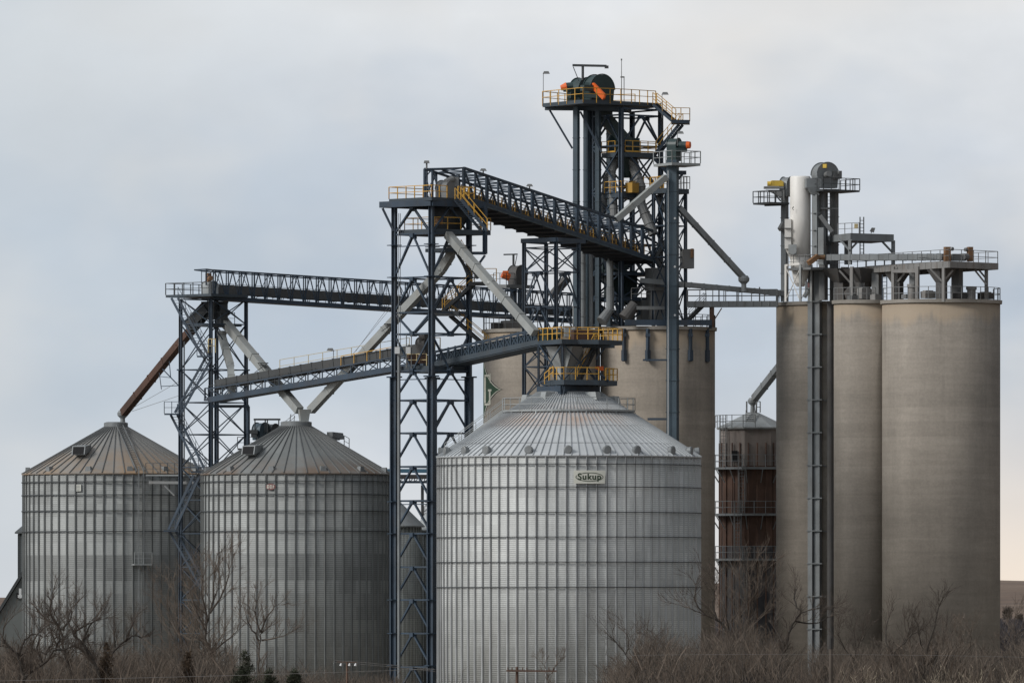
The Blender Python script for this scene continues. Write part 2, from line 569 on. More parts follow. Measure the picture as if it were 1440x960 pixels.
def truss(mb, p, q, h, n, wc=0.14, wd=0.09, style='W', top=True, bottom=True, hv=None, double=False):
    p = Vector(p); q = Vector(q)
    H = hv or Vector((0, 0, h))
    if bottom: mb.beam(p, q, wc)
    if top: mb.beam(p + H, q + H, wc)
    for i in range(n + 1):
        c = p.lerp(q, i / n)
        mb.beam(c, c + H, wd)
        if double and i < n:
            e = (q - p) / n * 0.16
            mb.beam(c + e, c + e + H, wd)
        if i < n:
            e = p.lerp(q, (i + 1) / n)
            if style == 'W':
                m = c.lerp(e, 0.5)
                mb.beam(c, m + H, wd); mb.beam(m + H, e, wd)
            elif style == 'N':
                mb.beam(c, e + H, wd)
            elif style == 'Z':
                mb.beam(c + H, e, wd)
            elif style == 'X':
                mb.beam(c + H, e, wd); mb.beam(c, e + H, wd)
    return mb

def lamp(root, base, h, dirx=0.6):
    pole = MB()
    b = Vector(base)
    t = b + Vector((0, 0, h))
    pole.tube(b, t, 0.035, 0.03, 6)
    pole.beam(t, t + Vector((dirx * 0.5, -0.1, 0.05)), 0.04)
    pl = pole.build('lamp_pole', GREYP, root)
    hd = MB()
    c = t + Vector((dirx * 0.75, -0.15, 0.04))
    hd.loft(c + Vector((0, 0, -0.1)), (0.62, 0.42), c + Vector((0, 0, 0.12)), (0.4, 0.25), 0)
    hd.build('lamp_head', GREYP, root)

def beams(root, name, m, items):
    for it in items:
        b = MB(); b.beam(*it); b.build(name, m, root)

def tower(root, cols, levels, wcol, wbr=0.13, styles=None, low_z=None, wlow=None, joints=(), m=None, mb_extra=None, faces=((0, 1), (1, 2), (2, 3), (3, 0))):
    """cols: four (x, y) plan positions L,F,R,B; levels: z from the top down; styles: brace per panel"""
    m = m or STEEL
    zt = levels[0]
    zb = levels[-1]
    for (x, y) in cols:
        c = MB()
        if low_z is not None:
            c.ibeam((x, y, low_z), (x, y, zt), wcol)
            c.ibeam((x, y, zb), (x, y, low_z), wlow)
            c.box((x, y, low_z), wlow * 1.7, wlow * 1.7, 0.12, 0.5)
        else:
            c.ibeam((x, y, zb), (x, y, zt), wcol)
        for jz in joints:
            c.box((x, y, jz), (wlow or wcol) * 1.6, (wlow or wcol) * 1.6, 0.07, 0.5)
        c.build('column', m, root)
    br = MB()
    for k in range(len(levels)):
        z = levels[k]
        for i, j in faces:
            a = Vector((cols[i][0], cols[i][1], z)); b = Vector((cols[j][0], cols[j][1], z))
            br.beam(a, b, wbr)
            if k < len(levels) - 1:
                z2 = levels[k + 1]
                st = styles[k] if styles else 'A'
                a2 = Vector((a.x, a.y, z2)); b2 = Vector((b.x, b.y, z2))
                mid = a.lerp(b, 0.5)
                if st == 'A':
                    br.beam(mid, a2, wbr); br.beam(mid, b2, wbr)
                    br.box(mid - Vector((0, 0, 0.12)), 0.42, 0.42, 0.34, math.atan2(b.y - a.y, b.x - a.x))
                elif st == 'V':
                    m2 = a2.lerp(b2, 0.5)
                    br.beam(a, m2, wbr); br.beam(b, m2, wbr)
                    br.box(m2 + Vector((0, 0, 0.05)), 0.42, 0.42, 0.34, math.atan2(b.y - a.y, b.x - a.x))
                elif st == 'X':
                    br.beam(a, b2, wbr * 0.85); br.beam(b, a2, wbr * 0.85)
                elif st == 'D':
                    br.beam(a, b2, wbr)
    if mb_extra is not None:
        br.add(mb_extra.v, mb_extra.f)
    br.build('bracing', m, root)

def deckpoly(pts, z):
    return [Vector((p[0], p[1], z)) for p in pts]

def xy(x, Y):
    return ((x - 720.0) * Y / S, Y)

# ================================================================== SETTING
def build_ground():
    m, nt, nd, lk, bs = nodes_of('dry_prairie')
    tc = N(nt, 'ShaderNodeTexCoord')
    v = tc.outputs['Object']
    a = noise(nt, v, 0.02, 6, 0.6)
    b = noise(nt, v, 0.5, 6, 0.7)
    c = mixc(nt, remap(nt, a, 0.35, 0.65, 0, 1), (0.135, 0.088, 0.058), (0.20, 0.15, 0.10))
    c = mixc(nt, remap(nt, b, 0.4, 0.7, 0, 0.6), c, (0.085, 0.06, 0.045))
    lk.new(c, bs.inputs['Base Color'])
    bs.inputs['Roughness'].default_value = 1.0
    mb = MB()
    nx, ny = 40, 60
    xs = [-1500 + 3000 * i / nx for i in range(nx + 1)]
    ys = [-60 + 5000 * (j / ny) ** 1.6 for j in range(ny + 1)]
    def gz(x, y):
        # the camera stands on a rise that falls to the yard
        t = max(0.0, 1.0 - y / 260.0)
        return 6.3 * min(1.0, t) ** 1.3 if y < 260 else 0.0
    vs = [(x, y, gz(x, y)) for y in ys for x in xs]
    fs = [(j * (nx + 1) + i, j * (nx + 1) + i + 1, (j + 1) * (nx + 1) + i + 1, (j + 1) * (nx + 1) + i) for j in range(ny) for i in range(nx)]
    mb.add(vs, fs)
    g = mb.build('ground', m, None, True)
    tag(g, 'dry brown prairie ground under the grain elevator', 'ground', None, 'structure')
    # pale gravel sheet added, mostly out of view, to bounce light up the walls
    m3, nt, nd, lk, bs = nodes_of('bounce_gravel')
    tc = N(nt, 'ShaderNodeTexCoord')
    v = tc.outputs['Object']
    a = noise(nt, v, 0.08, 6, 0.65)
    b = noise(nt, v, 3.0, 4, 0.7)
    c = mixc(nt, remap(nt, a, 0.35, 0.65, 0, 1), (0.30, 0.275, 0.235), (0.40, 0.375, 0.335))
    c = mixc(nt, remap(nt, b, 0.4, 0.7, 0, 0.5), c, (0.22, 0.20, 0.175))
    lk.new(c, bs.inputs['Base Color'])
    bs.inputs['Roughness'].default_value = 1.0
    mb = MB()
    rnd = random.Random(9)
    pts = []
    for i in range(60):
        t = 2 * PI * i / 60
        pts.append((72 * math.copysign(abs(math.cos(t)) ** 0.5, math.cos(t)) + rnd.uniform(-2, 2), 836 + 70 * math.copysign(abs(math.sin(t)) ** 0.5, math.sin(t)) + rnd.uniform(-2, 2), 0.004))
    mb.add(pts, [tuple(range(60))])
    y_ = mb.build('bounce_yard', m3)
    tag(y_, 'pale gravel bounce sheet added around the bins and silos', 'bounce_yard', None, 'structure')
    # distant hills
    m2, nt, nd, lk, bs = nodes_of('far_hillside')
    tc = N(nt, 'ShaderNodeTexCoord')
    v = tc.outputs['Object']
    a = noise(nt, v, 0.012, 6, 0.6, (1, 0.5, 6.0))
    b = noise(nt, v, 0.06, 6, 0.7, (1, 1, 8.0))
    c = mixc(nt, remap(nt, a, 0.38, 0.62, 0, 1), (0.125, 0.078, 0.052), (0.22, 0.16, 0.115))
    c = mixc(nt, remap(nt, b, 0.45, 0.7, 0, 0.8), c, (0.085, 0.058, 0.045))
    lk.new(c, bs.inputs['Base Color'])
    bs.inputs['Roughness'].default_value = 1.0
    mb = MB()
    nx, ny = 160, 14
    random.seed(5)
    vs = []
    for j in range(ny + 1):
        y = 1600 + 1500 * j / ny
        for i in range(nx + 1):
            x = -700 + 1400 * i / nx
            t = min(1.0, j / (ny * 0.62))
            ridge = 12.0 + 2.6 * math.sin(x * 0.006 + 0.5) + 1.1 * math.sin(x * 0.021 + 2) + 0.5 * math.sin(x * 0.07) + max(0.0, x) * 0.010
            z = -0.3 + ridge * (t * t * (3 - 2 * t)) + random.uniform(-0.12, 0.12) - (0 if t < 1 else (j - ny * 0.62) * 0.6)
            vs.append((x, y, z))
    fs = [(j * (nx + 1) + i, j * (nx + 1) + i + 1, (j + 1) * (nx + 1) + i + 1, (j + 1) * (nx + 1) + i) for j in range(ny) for i in range(nx)]
    mb.add(vs, fs)
    h = mb.build('hills', m2, None, True)
    tag(h, 'low brown hills along the horizon', 'hills', None, 'structure')

build_ground()

# ================================================================== GRAIN BINS
def hood_vent_mesh(name, w=0.9, d=0.9, h=0.55, m=None):
    mb = MB()
    # short box throat and a tilted hood with an open dark mouth at -Y
    mb.box((0, 0.1, 0.1), w * 0.8, d * 0.8, 0.5)
    mb.prism([(-w / 2, -d * 0.75, -0.05), (-w / 2, d * 0.45, 0.22), (-w / 2, d * 0.45, h), (-w / 2, -d * 0.6, h * 0.85)], (w, 0, 0))
    me_o = mb.build(name, m or GALVD)
    me = me_o.data
    bpy.data.objects.remove(me_o)
    return me

def mouth_mesh(w=0.9, d=0.9, h=0.55):
    mb = MB()
    mb.prism([(-w * 0.42, -d * 0.755, -0.02), (-w * 0.42, -d * 0.62, h * 0.78), (w * 0.42, -d * 0.62, h * 0.78), (w * 0.42, -d * 0.755, -0.02)], (0, -0.02, 0.0))
    o = mb.build('vent_mouth', DARKSLOT)
    me = o.data
    bpy.data.objects.remove(o)
    return me

def round_vent_mesh():
    """elbowed round roof vent with a domed cap"""
    mb = MB()
    mb.tube((0, 0.05, -0.25), (0, 0, 0.2), 0.24, 0.24, 14)
    mb.tube((0, 0.08, 0.14), (0, -0.32, 0.18), 0.37, 0.40, 18)
    mb.tube((0, -0.32, 0.18), (0, -0.38, 0.18), 0.40, 0.31, 18)
    mb.tube((0, 0.08, 0.14), (0, 0.26, 0.10), 0.37, 0.16, 18)
    o = mb.build('roof_vent', GALVD, None, False)
    me = o.data
    bpy.data.objects.remove(o)
    return me

def grain_bin(label, cx, Y, rpx, eave_y, top_y, cap_px, rings, nst, nrib, wallm, roofm, vents=(), hoods=(), ladder_deg=None, ribm=None, stm=None, name='grain_bin', group=None, ring_w=0.075, vent_mesh=None, cap_h=0.35, seg=240):
    c = Vector((*xy(cx, Y), 0.0))
    R = u(rpx, Y)
    ze = zz(eave_y, Y)
    zt = zz(top_y, Y)
    rc = u(cap_px, Y)
    root = thing(name, label, 'grain bin', c, group)
    mb = MB(); mb.lathe(c, [(R + 0.25, 0.0), (R + 0.25, 0.35), (R - 0.1, 0.35)], 96)
    mb.build('foundation', MATS['concrete_plain'], root)
    mb = MB(); mb.lathe(c, [(R, 0.35), (R, ze * 0.5), (R, ze)], seg)
    mb.build('wall', wallm, root, True)
    mb = MB(); sm = MB()
    for i in range(nst):
        a = 2 * PI * i / nst + 0.01
        d = Vector((math.cos(a), math.sin(a), 0)); t = Vector((-d.y, d.x, 0))
        b0 = c + d * (R + 0.045); b1 = b0 + Vector((0, 0, ze - 0.1)); b0 = b0 + Vector((0, 0, 0.35))
        mb.boxpost(b0, b1, 0.06, 0.15, t)
        sm.boxpost(b0 + t * 0.075, b1 + t * 0.075, 0.085 if stm is not STIFF else 0.10, 0.07, t)  # darker strip along one side of each stiffener
    mb.build('stiffeners', stm or GALVD, root)
    sm.build('side_strips', SIDESTRIP if stm is STIFF else SIDESTRIP2, root)
    for ry in rings:
        z = zz(ry, Y)
        mb = MB()
        n = 120
        pts = [c + Vector((math.cos(2 * PI * i / n) * (R + 0.15), math.sin(2 * PI * i / n) * (R + 0.15), z)) for i in range(n + 1)]
        for a, b in zip(pts[:-1], pts[1:]):
            mb.beam(a, b, ring_w)
        mb.build('wind_ring', STEEL2, root)
    # roof
    mb = MB()
    mb.lathe(c, [(R + 0.14, ze - 0.06), (R + 0.16, ze + 0.02), (rc, zt)], nrib * 2)
    rf = mb.build('roof', roofm, root)
    mb = MB()
    for i in range(nrib):
        a = 2 * PI * i / nrib + 0.013
        d = Vector((math.cos(a), math.sin(a), 0))
        p = c + d * (R + 0.17) + Vector((0, 0, ze + 0.05)); q = c + d * (rc * 1.0) + Vector((0, 0, zt + 0.04))
        mb.beam(p, q, 0.06, 0.10)
    mb.build('roof_ribs', ribm or roofm, rf)
    mb = MB()
    mb.lathe(c, [(rc + 0.12, zt - 0.05), (rc + 0.12, zt + cap_h), (rc * 0.86, zt + cap_h + 0.08), (0.0, zt + cap_h + 0.1)], 40)
    mb.build('cap_collar', GALVD, root)
    slope = math.atan2(zt - ze, R - rc)
    for (vx, frac) in vents:
        # vent seen at photo column vx, a fraction of the way up the slope
        rr = R + (rc - R) * frac
        s_ = max(-0.999, min(0.999, u(vx - cx, Y) / rr))
        a = math.asin(s_)                                  # 0 = facing the camera
        d = Vector((math.sin(a), -math.cos(a), 0))
        z = ze + (zt - ze) * frac
        _v = part_copy(vent_mesh, 'roof_vent', root, c + d * rr + Vector((0, 0, z + 0.12)), a)
        _v.scale = (0.88, 0.88, 0.9)
    for (vx, vy, mesh, mouth, extra) in hoods:
        # solve fraction from the height
        frac = 0.3
        for _ in range(30):
            rr = R + (rc - R) * frac
            s_ = max(-0.999, min(0.999, u(vx - cx, Y) / rr))
            yy = -rr * math.sqrt(1 - s_ * s_)
            z = ze + (zt - ze) * frac
            ypix = HY - (z - CZ) * S / (Y + yy)
            frac += (ypix - vy) * 0.004
        a = math.asin(s_) + extra
        rv = part_copy(mesh, 'roof_hood', root, c + Vector((rr * s_, yy, z + 0.12)), a)
        part_copy(mouth, 'hood_mouth', rv, ORIG[root], 0)
    return root, c, R, ze, zt, rc

mat_concrete('concrete_plain', (0.30, 0.275, 0.24))
roof_old1 = mat_roof('bin_roof_old', (0.27, 0.265, 0.25), 52, (0.36, 0.245, 0.15), zz(667, 834), 2.8, metal=0.2, rough=0.6)
roof_old2 = mat_roof('bin_roof_old_darker', (0.22, 0.23, 0.225), 52, (0.20, 0.14, 0.10), zz(667, 810), 1.6, metal=0.2, rough=0.55)
roof_new = mat_roof('bin_roof_new', (0.55, 0.57, 0.58), 108, (0.52, 0.40, 0.33), zz(590, 788), 1.6, metal=0.2, rough=0.5, var=0.04, laps=(zz(599.5, 788), zz(625, 788)))
RIBD = mat_paint('rib_grey', (0.16, 0.165, 0.165), 0.55, 0.2, 0.12)
RIBN = mat_paint('rib_bright', (0.40, 0.42, 0.43), 0.5, 0.3, 0.08)
SIDESTRIP = mat_paint('side_strip_dark', (0.10, 0.105, 0.105), 0.7, 0.0, 0.2)
SIDESTRIP2 = mat_paint('side_strip_grey', (0.22, 0.225, 0.225), 0.7, 0.0, 0.2)
STIFF = mat_paint('stiffener_grey', (0.24, 0.25, 0.245), 0.55, 0.25, 0.12)
STIFFN = mat_paint('stiffener_bright', (0.52, 0.53, 0.53), 0.5, 0.35, 0.1)

hood_big = hood_vent_mesh('roof_hood', 1.2, 1.5, 0.8)
mouth_big = mouth_mesh(1.2, 1.5, 0.8)
hood_small = hood_vent_mesh('roof_hood', 0.6, 0.55, 0.42)
rv_mesh = round_vent_mesh()

def small_box_vent_mesh():
    mb = MB()
    mb.loft((0, 0, -0.2), (0.62, 0.6), (0, -0.05, 0.28), (0.45, 0.45), 0)
    o = mb.build('roof_vent', GALVD)
    me = o.data
    bpy.data.objects.remove(o)
    return me
bv_mesh = small_box_vent_mesh()

BINGROUP = 'weathered grain bins at the left'
b1, c1, R1, ze1, zt1, rc1 = grain_bin('leftmost weathered corrugated grain bin under the rust-brown spout', 163, 834, 130, 667, 600, 15,
    (678.5, 696.7, 719, 747.5), 60, 52, MATS['bin_wall_old'], roof_old1,
    vents=((40, .06), (74, .06), (130, .06), (187, .06), (235, .06), (275, .05)), hoods=((119, 640, hood_big, mouth_big, 0.25),), ribm=RIBD, stm=STIFF, vent_mesh=bv_mesh)
b2, c2, R2, ze2, zt2, rc2 = grain_bin('weathered corrugated grain bin fed by two grey spouts meeting in a V', 416.5, 810, 132.5, 667, 599, 20,
    (677.5, 696, 719, 747), 60, 52, MATS['bin_wall_old'], roof_old2,
    vents=((293, .06), (327, .06), (385, .06), (456, .06), (508, .06), (540, .05)), hoods=((358, 640, hood_big, mouth_big, 0.3),), ribm=RIBD, stm=STIFF, vent_mesh=bv_mesh)
# rear hood just showing over the right slope of the second bin
_h = part_copy(hood_big, 'roof_hood', b2, P(470, 617, 811.0), 2.2); _h.scale = (0.7, 0.7, 0.75)
b3, c3, R3, ze3, zt3, rc3 = grain_bin('big bright silver grain bin with the oval sign in front', 800, 788, 184, 643, 553, 46,
    (654.6, 686.3, 721.4, 755.6, 790.4, 825.4), 82, 108, MATS['bin_wall_new'], roof_new,
    vents=tuple((x_, .04) for x_ in (619, 630, 656, 686, 744, 798, 851, 892, 941, 967, 979)), ribm=RIBN, stm=STIFFN, vent_mesh=rv_mesh, ring_w=0.07, seg=320, cap_h=0.1)

# --- big bin extras: walk ring, rails, sign, roof stairs
def big_bin_extras():
    z = zz(579.5, 788); rr = u(93, 788)
    mb = MB()
    n = 48
    mb.lathe(c3 + Vector((0, 0, 0)), [(rr - 0.75, z), (rr, z), (rr, z + 0.16), (rr - 0.75, z + 0.16)], n)
    for i in range(24):
        a = 2 * PI * i / 24
        d = Vector((math.cos(a), math.sin(a), 0))
        mb.beam(c3 + d * rr + Vector((0, 0, z)), c3 + d * (rr + 0.15) + Vector((0, 0, z - 0.65)), 0.06)
    mb.build('walkway_ring', GALV, b3)
    mb = MB(); ring_rail(mb, c3, rr, z + 0.1, 1.05, 0.045, 26)
    mb.build('walkway_rail', GALV, b3)
    # stair rail down the left slope
    mb = MB(); st = MB()
    a = R_(180 - 14)
    d = Vector((math.cos(a), math.sin(a), 0))
    p = c3 + d * (rr + 0.2) + Vector((0, 0, z + 0.1)); q = c3 + d * (R3 - 0.2) + Vector((0, 0, ze3 + 0.25))
    stairs(st, mb, p, q, Vector((d.y, -d.x, 0)) * 0.8, 22, 0.95, 0.04)
    st.build('roof_stair', GALV, b3); mb.build('stair_rail', GALV, b3)
    # outlet boxes just under the frame
    for (x, yy, dY) in ((772, 556, -2.4), (833, 556, -2.4), (745, 560, 0.5), (860, 562, 1.0)):
        mb = MB()
        o = P(x, yy, 788 + dY)
        mb.loft(o + Vector((0, 0, -0.35)), (1.3, 0.9), o + Vector((0, 0, 0.3)), (1.0, 0.8), 0.5 if x < 800 else -0.5)
        mb.build('exhaust_box', GALV, b3)
    # sign
    a = math.asin((827 - 800) / 184.0)
    cx = R3 + 0.22
    w, h = u(44.5, 777), u(18.5, 777)
    zc = zz(670.3, 777)
    def on(uu, vv, off=0.0):
        th = a + uu / cx
        return c3 + Vector((math.sin(th) * (cx + off), -math.cos(th) * (cx + off), zc + vv))
    def patch(mb, u0, u1, v0, v1, off, n=8):
        for i in range(n):
            a0 = u0 + (u1 - u0) * i / n; a1 = u0 + (u1 - u0) * (i + 1) / n
            mb.add([on(a0, v0, off), on(a1, v0, off), on(a1, v1, off), on(a0, v1, off)], [(0, 1, 2, 3)])
    mb = MB()
    n = 10
    for i in range(n):
        a0 = -w / 2 + w * i / n; a1 = -w / 2 + w * (i + 1) / n
        vs = [on(a0, -h / 2, 0), on(a1, -h / 2, 0), on(a1, h / 2, 0), on(a0, h / 2, 0), on(a0, -h / 2, -0.05), on(a1, -h / 2, -0.05), on(a1, h / 2, -0.05), on(a0, h / 2, -0.05)]
        mb.add(vs, [(0, 1, 2, 3), (7, 6, 5, 4), (0, 4, 5, 1), (3, 2, 6, 7)] + ([(0, 3, 7, 4)] if i == 0 else []) + ([(1, 5, 6, 2)] if i == n - 1 else []))
    sg = mb.build('sign_panel', SIGNW, b3)
    sg['label'] = 'white sign with dark green oval lettering'
    # oval outline
    mb = MB()
    k = 64
    ea, eb = w * 0.445, h * 0.345
    for i in range(k):
        t0 = 2 * PI * i / k; t1 = 2 * PI * (i + 1) / k
        if R_(125) < t0 < R_(152):
            continue
        ring = []
        tk = 0.055
        for t, s in ((t0, 1), (t1, 1)):
            ring.append((math.cos(t) * ea, math.sin(t) * eb))
        r2 = [(math.cos(t) * (ea - tk), math.sin(t) * (eb - tk)) for t in (t1, t0)]
        pts = ring + r2
        mb.add([on(p[0], p[1], 0.012) for p in pts], [(0, 1, 2, 3)])
    mb.build('sign_oval', SIGNG, sg)
    # lettering as strokes
    cu = bpy.data.curves.new('lettering', 'FONT')
    cu.body = 'Sukup'
    cu.size = 1.0
    cu.offset = 0.034
    cu.space_character = 1.12
    cu.align_x = 'CENTER'
    to = bpy.data.objects.new('lettering', cu)
    COL.objects.link(to)
    dg = bpy.context.evaluated_depsgraph_get()
    me = bpy.data.meshes.new_from_object(to.evaluated_get(dg))
    COL.objects.unlink(to)
    bpy.data.objects.remove(to)
    xs = [v.co.x for v in me.vertices]
    x0, x1 = min(xs), max(xs)
    kx = (w * 0.76) / (x1 - x0)
    ky = kx * 0.92
    xmid = (x0 + x1) / 2
    mb = MB()
    vs = []
    for v in me.vertices:
        xx = (v.co.x - xmid) * kx
        yy = (v.co.y - 0.30) * ky
        if v.co.x - x0 < 0.60:      # the capital stands taller
            yy *= 1.12
        vs.append(on(xx, yy, 0.014))
    mb.add(vs, [tuple(p.vertices) for p in me.polygons])
    mb.build('sign_lettering', SIGNG, sg)

big_bin_extras()

def bin_badge(root, c, R, cx, Y, x, y, style):
    a = math.asin((x - cx) * Y / S / R)
    rr = R + 0.13
    def on(uu, vv, off=0.0):
        th = a + uu / rr
        return c + Vector((math.sin(th) * (rr + off), -math.cos(th) * (rr + off), zz(y, Y - R * math.cos(a)) + vv))
    def quad(mb, u0, u1, v0, v1, off):
        mb.add([on(u0, v0, off), on(u1, v0, off), on(u1, v1, off), on(u0, v1, off)], [(0, 1, 2, 3)])
    pl = MB()
    if style == 'bars':
        w, h = 0.48, 0.62
        vs = [on(-w/2, -h/2, 0), on(w/2, -h/2, 0), on(w/2, h/2, 0), on(-w/2, h/2, 0), on(-w/2, -h/2, -.06), on(w/2, -h/2, -.06), on(w/2, h/2, -.06), on(-w/2, h/2, -.06)]
        pl.add(vs, [(0, 1, 2, 3), (0, 4, 5, 1), (1, 5, 6, 2), (2, 6, 7, 3), (3, 7, 4, 0)])
        p = pl.build('badge_plate', STIFF, root)
        mb = MB()
        quad(mb, 0.12, 0.2, -0.28, 0.28, 0.006)
        for k in range(5):
            v = -0.28 + k * 0.12
            quad(mb, -0.2, 0.12, v, v + 0.05, 0.006)
        mb.build('badge_lettering', SIGNW, p)
    else:
        k = 24
        ctr = on(0, 0, 0)
        pts = [on(math.cos(2*PI*i/k) * 0.42, math.sin(2*PI*i/k) * 0.27, 0) for i in range(k)]
        bk = [on(math.cos(2*PI*i/k) * 0.42, math.sin(2*PI*i/k) * 0.27, -0.06) for i in range(k)]
        pl.add(pts + bk, [tuple(range(k))] + [(i, k + i, k + (i + 1) % k, (i + 1) % k) for i in range(k)])
        p = pl.build('badge_plate', SIGNR, root)
        mb = MB()
        for u0, u1, v0, v1 in ((-.32, -.27, -.15, .15), (-.27, -.17, .11, .15), (-.27, -.17, -.02, .02), (-.27, -.17, -.15, -.11), (-.17, -.13, -.13, .13), (-.06, -.01, -.15, .15), (-.01, .07, .11, .15), (-.01, .07, -.15, -.11), (.07, .11, -.12, .12), (.19, .24, -.15, .15), (.24, .3, 0.0, .05)):
            quad(mb, u0, u1, v0, v1, 0.006)
        mb.build('badge_lettering', SIGNW, p)

bin_badge(b1, c1, R1, 163, 834, 117, 685.5, 'bars')
bin_badge(b2, c2, R2, 416.5, 810, 384.5, 684, 'oval')

def bin_ladder(root, c, R, cx, Y, x, ze, zt, rc, landing_y):
    a = math.asin((x - cx) * Y / S / R)
    d = Vector((math.sin(a), -math.cos(a), 0)); t = Vector((math.cos(a), math.sin(a), 0))
    mb = MB()
    p = c + d * (R + 0.35)
    ladder(mb, p + Vector((0, 0, 0.5)), p + Vector((0, 0, ze + 0.6)), 0.5, 0.3, t, 0.022, True)
    ladder(mb, c + d * (R) + Vector((0, 0, ze + 0.2)), c + d * (rc + 0.3) + Vector((0, 0, zt + 0.15)), 0.6, 0.4, t, 0.03)
    mb.build('bin_ladder', GALVD, root)
    mb = MB()
    z = zz(landing_y, Y)
    o = p + Vector((0, 0, z))
    mb.slab([o - t * 0.8 - d * 0.25, o - t * 0.8 + d * 0.7, o + t * 0.8 + d * 0.7, o + t * 0.8 - d * 0.25], 0.12)
    railing(mb, [o - t * 0.8 + d * 0.7, o + t * 0.8 + d * 0.7], 1.0, 0.035, 0.8)
    mb.build('rest_landing', GALV, root)

bin_ladder(b1, c1, R1, 163, 834, 202, ze1, zt1, rc1, 793)

# rail posts at the crown of the second bin
def crown_rail():
    mb = MB()
    p = P(405, 600, 811); q = P(440, 560, 812)
    a = P(408, 601, 812)
    mb.beam(P(406, 603, 811), P(409, 582, 811), 0.06)
    mb.beam(P(413, 600, 811), P(414, 584, 811), 0.05)
    mb.beam(P(393, 599, 811.5), P(415, 581, 811), 0.04)
    mb.beam(P(391, 604, 811.5), P(415, 586, 811), 0.04)
    mb.build('crown_rail', GALVD, b2)
    mb = MB()
    railing(mb, [P(484, 627, 813), P(491, 631, 813)], 0.9, 0.05, 0.8)
    mb.build('roof_rail', GALVD, b2)
crown_rail()

# ================================================================== LEFT TOWER
def left_tower():
    Y = 821
    root = thing('support_tower', 'shorter lattice tower with zigzag stairs between the two weathered bins', 'tower', (*xy(300, Y), 0))
    cols = [xy(254, 820.6), xy(296.5, 818.3), xy(346, 821.6), xy(304.5, 823.9)]
    ys = [421, 456, 520, 566, 611, 657, 703, 750, 797, 843, 890, 983]
    lv = [zz(y, Y) for y in ys[:-1]] + [0.0]
    tower(root, cols, lv, 0.25, 0.085, ['X'] * 11, low_z=zz(520, Y), wlow=0.30)
    # head deck
    zd = zz(415, Y)
    poly = [xy(233, 820.5), xy(297, 816.6), xy(349, 820.6), xy(303, 825)]
    d = MB(); d.slab(deckpoly(poly, zd), 0.22)
    d.build('head_deck', DECKM, root)
    r = MB()
    pts = deckpoly([poly[3], poly[0], poly[1]], zd)
    railing(r, pts, 1.0, 0.06, 1.1)
    r.build('deck_rail', STEEL2, root)
    # mid deck
    zd2 = zz(456, Y)
    poly2 = [xy(268, 820.5), xy(298, 818.9), xy(340, 821.0), xy(303, 823)]
    d = MB(); d.slab(deckpoly(poly2, zd2), 0.2); d.build('middle_deck', DECKM, root)
    r = MB(); railing(r, deckpoly([xy(300, 818.6), xy(330, 820.6)], zd2), 1.0, 0.045, 1.0)
    railing(r, deckpoly([xy(268, 820.5), xy(298, 818.9)], zd2), 1.0, 0.045, 1.0)
    r.build('deck_rail', STEEL2, root)
    # zigzag stair
    st = MB(); rl = MB()
    wv = Vector((0.58, -0.35, 0))
    stairs(st, rl, P(241, 419, 818.6), P(284, 500, 817.4), wv, 20, 0.95, 0.035, 0.26, 0.2, 1)
    stairs(st, rl, P(289, 503, 816.8), P(246, 580, 817.8), wv, 20, 0.95, 0.035, 0.26, 0.2, 1)
    stairs(st, rl, P(240, 583, 818.6), P(279, 660, 817.4), wv, 20, 0.95, 0.035, 0.26, 0.2, 1)
    for (x0, x1, y) in ((277, 298, 500), (231, 252, 581), (268, 290, 662)):
        st.slab([P(x0, y, 818.8), P(x0, y, 816.2), P(x1, y, 816.2), P(x1, y, 818.8)], 0.14)
        for a, b in ((P(x0, y, 816.2), P(x1, y, 816.2)),):
            railing(rl, [a, b], 1.0, 0.045, 0.7)
    railing(rl, [P(231, 581, 818.8), P(231, 581, 816.2)], 1.0, 0.045, 1.3)
    stairs(st, rl, P(272, 668, 816.8), P(237, 744, 817.8), wv, 18, 0.95, 0.035, 0.26, 0.2, 1)
    st.slab([P(230, 745, 819), P(230, 745, 816.4), P(250, 745, 816.4), P(250, 745, 819)], 0.14)
    stairs(st, rl, P(238, 746, 818.6), P(284, 829, 817.4), wv, 20, 0.95, 0.035, 0.26, 0.2, 1)
    st.build('zigzag_stair', STEEL, root)
    rl.build('stair_rail', STEEL, root)
    # distributor hopper under the head
    h = MB()
    h.loft(P(302, 424, 821), (1.7, 1.7), P(301, 449, 821), (1.1, 1.1))
    h.beam(P(292, 432, 821), P(266, 460, 822), 1.0)
    h.beam(P(306, 432, 821), P(313, 445, 820.6), 1.0)
    h.box(P(313, 444, 820.3), 0.7, 0.7, 2.0, 0.4)
    h.build('distributor', STEEL2, root)
    g = MB()
    railing(g, [P(293, 496, 816.4), P(303, 496, 816.4)], 1.2, 0.07, 0.4)
    g.build('yellow_gate', PALEYEL, root)
    # outrigger bracket that steadies the brown spout
    k = MB()
    a = P(252, 542, 821)
    k.beam(a, P(227, 543, 823), 0.06); k.beam(P(229, 519, 824), P(252, 543, 821), 0.07)
    k.beam(P(227, 547, 823), P(224, 524, 824.5), 0.06); k.beam(P(238, 508, 824), P(240, 530, 822.5), 0.07)
    k.beam(P(224, 529, 824.5), P(241, 531, 822.5), 0.05)
    k.build('spout_bracket', STEEL, root)
    # conduit down the left column
    cd = MB(); cd.tube(P(259, 480, 820.9), P(259, 660, 820.9), 0.07, 0.07, 6)
    cd.build('conduit', GALV, root)
    hb = MB()
    hb.beam(P(300, 571, 817.9), P(349, 571, 820.9), 0.25); hb.beam(P(349, 571, 820.9), P(349, 640, 820.9), 0.22)
    hb.build('portal_frame', STEEL, root)
    return root
left_tower()

